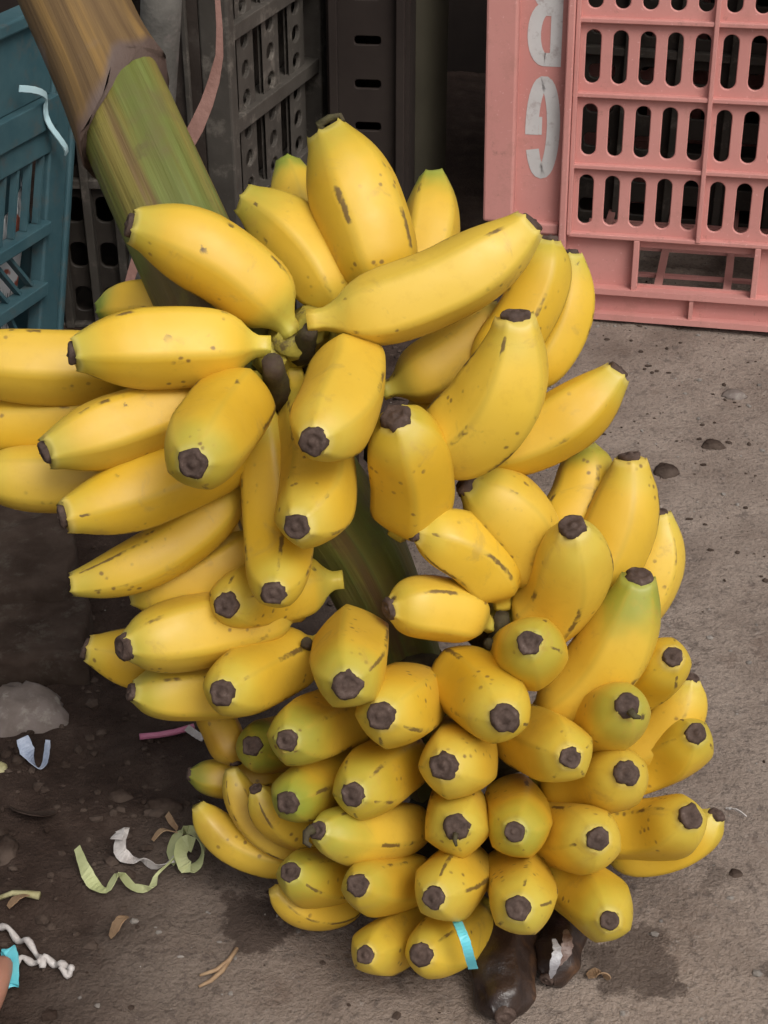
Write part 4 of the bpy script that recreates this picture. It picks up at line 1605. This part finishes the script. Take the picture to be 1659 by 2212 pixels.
# ------------------------------------------------------------------ loose grit and soil crumbs
def scatter(name, n, region, smin, smax, mat, label, cat, seed, cond=None, power=3):
    r_ = random.Random(seed)
    vs, fs = [], []
    phi = (1 + 5 ** .5) / 2
    ico = [Vector(p).normalized() for p in ((-1, phi, 0), (1, phi, 0), (-1, -phi, 0), (1, -phi, 0), (0, -1, phi), (0, 1, phi), (0, -1, -phi), (0, 1, -phi), (phi, 0, -1), (phi, 0, 1), (-phi, 0, -1), (-phi, 0, 1))]
    icf = [(0, 11, 5), (0, 5, 1), (0, 1, 7), (0, 7, 10), (0, 10, 11), (1, 5, 9), (5, 11, 4), (11, 10, 2), (10, 7, 6), (7, 1, 8), (3, 9, 4), (3, 4, 2), (3, 2, 6), (3, 6, 8), (3, 8, 9), (4, 9, 5), (2, 4, 11), (6, 2, 10), (8, 6, 7), (9, 8, 1)]
    c = 0
    while c < n:
        x, y = r_.uniform(region[0], region[1]), r_.uniform(region[2], region[3])
        if cond and not cond(x, y, r_):
            continue
        c += 1
        s_ = smin + (smax - smin) * r_.random() ** power
        b = len(vs)
        rot = Matrix.Rotation(r_.uniform(0, 6.28), 3, 'Z') @ Matrix.Rotation(r_.uniform(0, 6.28), 3, 'X')
        sx, sy, sz = r_.uniform(.7, 1.3), r_.uniform(.6, 1.1), r_.uniform(.45, .8)
        for p in ico:
            q = rot @ (p * r_.uniform(.75, 1.15))
            vs.append((x + q.x * s_ * sx, y + q.y * s_ * sy, soil(x, y) + s_ * .18 + q.z * s_ * sz))
        fs += [tuple(i + b for i in f) for f in icf]
    me = bpy.data.meshes.new(name)
    me.from_pydata(vs, [], fs)
    me.materials.append(mat)
    o = bpy.data.objects.new(name, me)
    COL.objects.link(o)
    tag(o, label, cat, kind='stuff')


def is_mud(x, y):
    return (-x + 0.30 * y) > 0.36


scatter('soil_crumbs', 4200, (-.5, .05, .45, 1.5), .0006, .0055, M['mud'], 'loose dark soil crumbs scattered over the mud', 'soil', 3, lambda x, y, r: is_mud(x, y) or r.random() < .12, 4)
scatter('grit', 1300, (-.45, .6, .45, 1.6), .0005, .0030, M['grit'], 'pale grit scattered over the worn concrete', 'grit', 5, lambda x, y, r: (not is_mud(x, y)) or r.random() < .1, 4)
scatter('dark_grit', 1000, (.12, .6, .8, 1.6), .0006, .0032, M['mud'], 'dark crumbs of earth on the concrete by the pink crate', 'soil', 9, lambda x, y, r: y > 1.0 or r.random() < .2, 4)

# ------------------------------------------------------------------ a person's bare foot at the edge of the picture
def foot():
    g = gsoil(6, 2120)
    root = thing('person', (g.x - .05, g.y - .06, 0), 'bare brown foot of a person standing beside the litter', 'person')
    ang = math.radians(5)
    fx, fy = Vector((math.sin(-ang), math.cos(ang), 0)), Vector((math.cos(ang), math.sin(ang), 0))
    base = Vector((g.x - .020, g.y - .150, 0)) - root.location

    def Q(f, s_, z):
        return base + fx * f + fy * s_ + Vector((0, 0, z))
    V, E, Rr = [], [], []

    def add(p, r, par=None):
        V.append(p)
        Rr.append(r)
        if par is not None:
            E.append((par, len(V) - 1))
        return len(V) - 1
    ank = add(Q(-.03, 0, .075), (.034, .036))
    heel = add(Q(-.060, 0, .030), (.030, .028), ank)
    mid = add(Q(.035, .0, .045), (.036, .034), ank)
    ball = add(Q(.095, .0, .026), (.041, .022), mid)
    for i, (s_, l, r) in enumerate(((-.030, .062, .012), (-.012, .060, .009), (.004, .054, .0085), (.018, .046, .008), (.031, .036, .0078))):
        a_ = add(Q(.118, s_ * 1.0, .015), (r, r), ball)
        b_ = add(Q(.118 + l * .5, s_ * 1.08, .015), (r, r), a_)
        add(Q(.118 + l, s_ * 1.10, .010), (r * .9, r * .9), b_)
    s1 = add(Q(-.028, 0, .16), (.034, .036), ank)
    s2 = add(Q(-.030, 0, .28), (.050, .050), s1)
    add(Q(-.020, 0, .42), (.048, .050), s2)
    me = bpy.data.meshes.new('leg')
    me.from_pydata([tuple(v) for v in V], E, [])
    o = bpy.data.objects.new('leg', me)
    COL.objects.link(o)
    o.parent = root
    me.materials.append(M['skin'])
    sk = o.modifiers.new('skin', 'SKIN')
    for i, v in enumerate(me.skin_vertices[0].data):
        v.radius = Rr[i]
        v.use_root = (i == 0)
    sk.use_smooth_shade = True
    sb = o.modifiers.new('sub', 'SUBSURF')
    sb.levels = sb.render_levels = 2


foot()
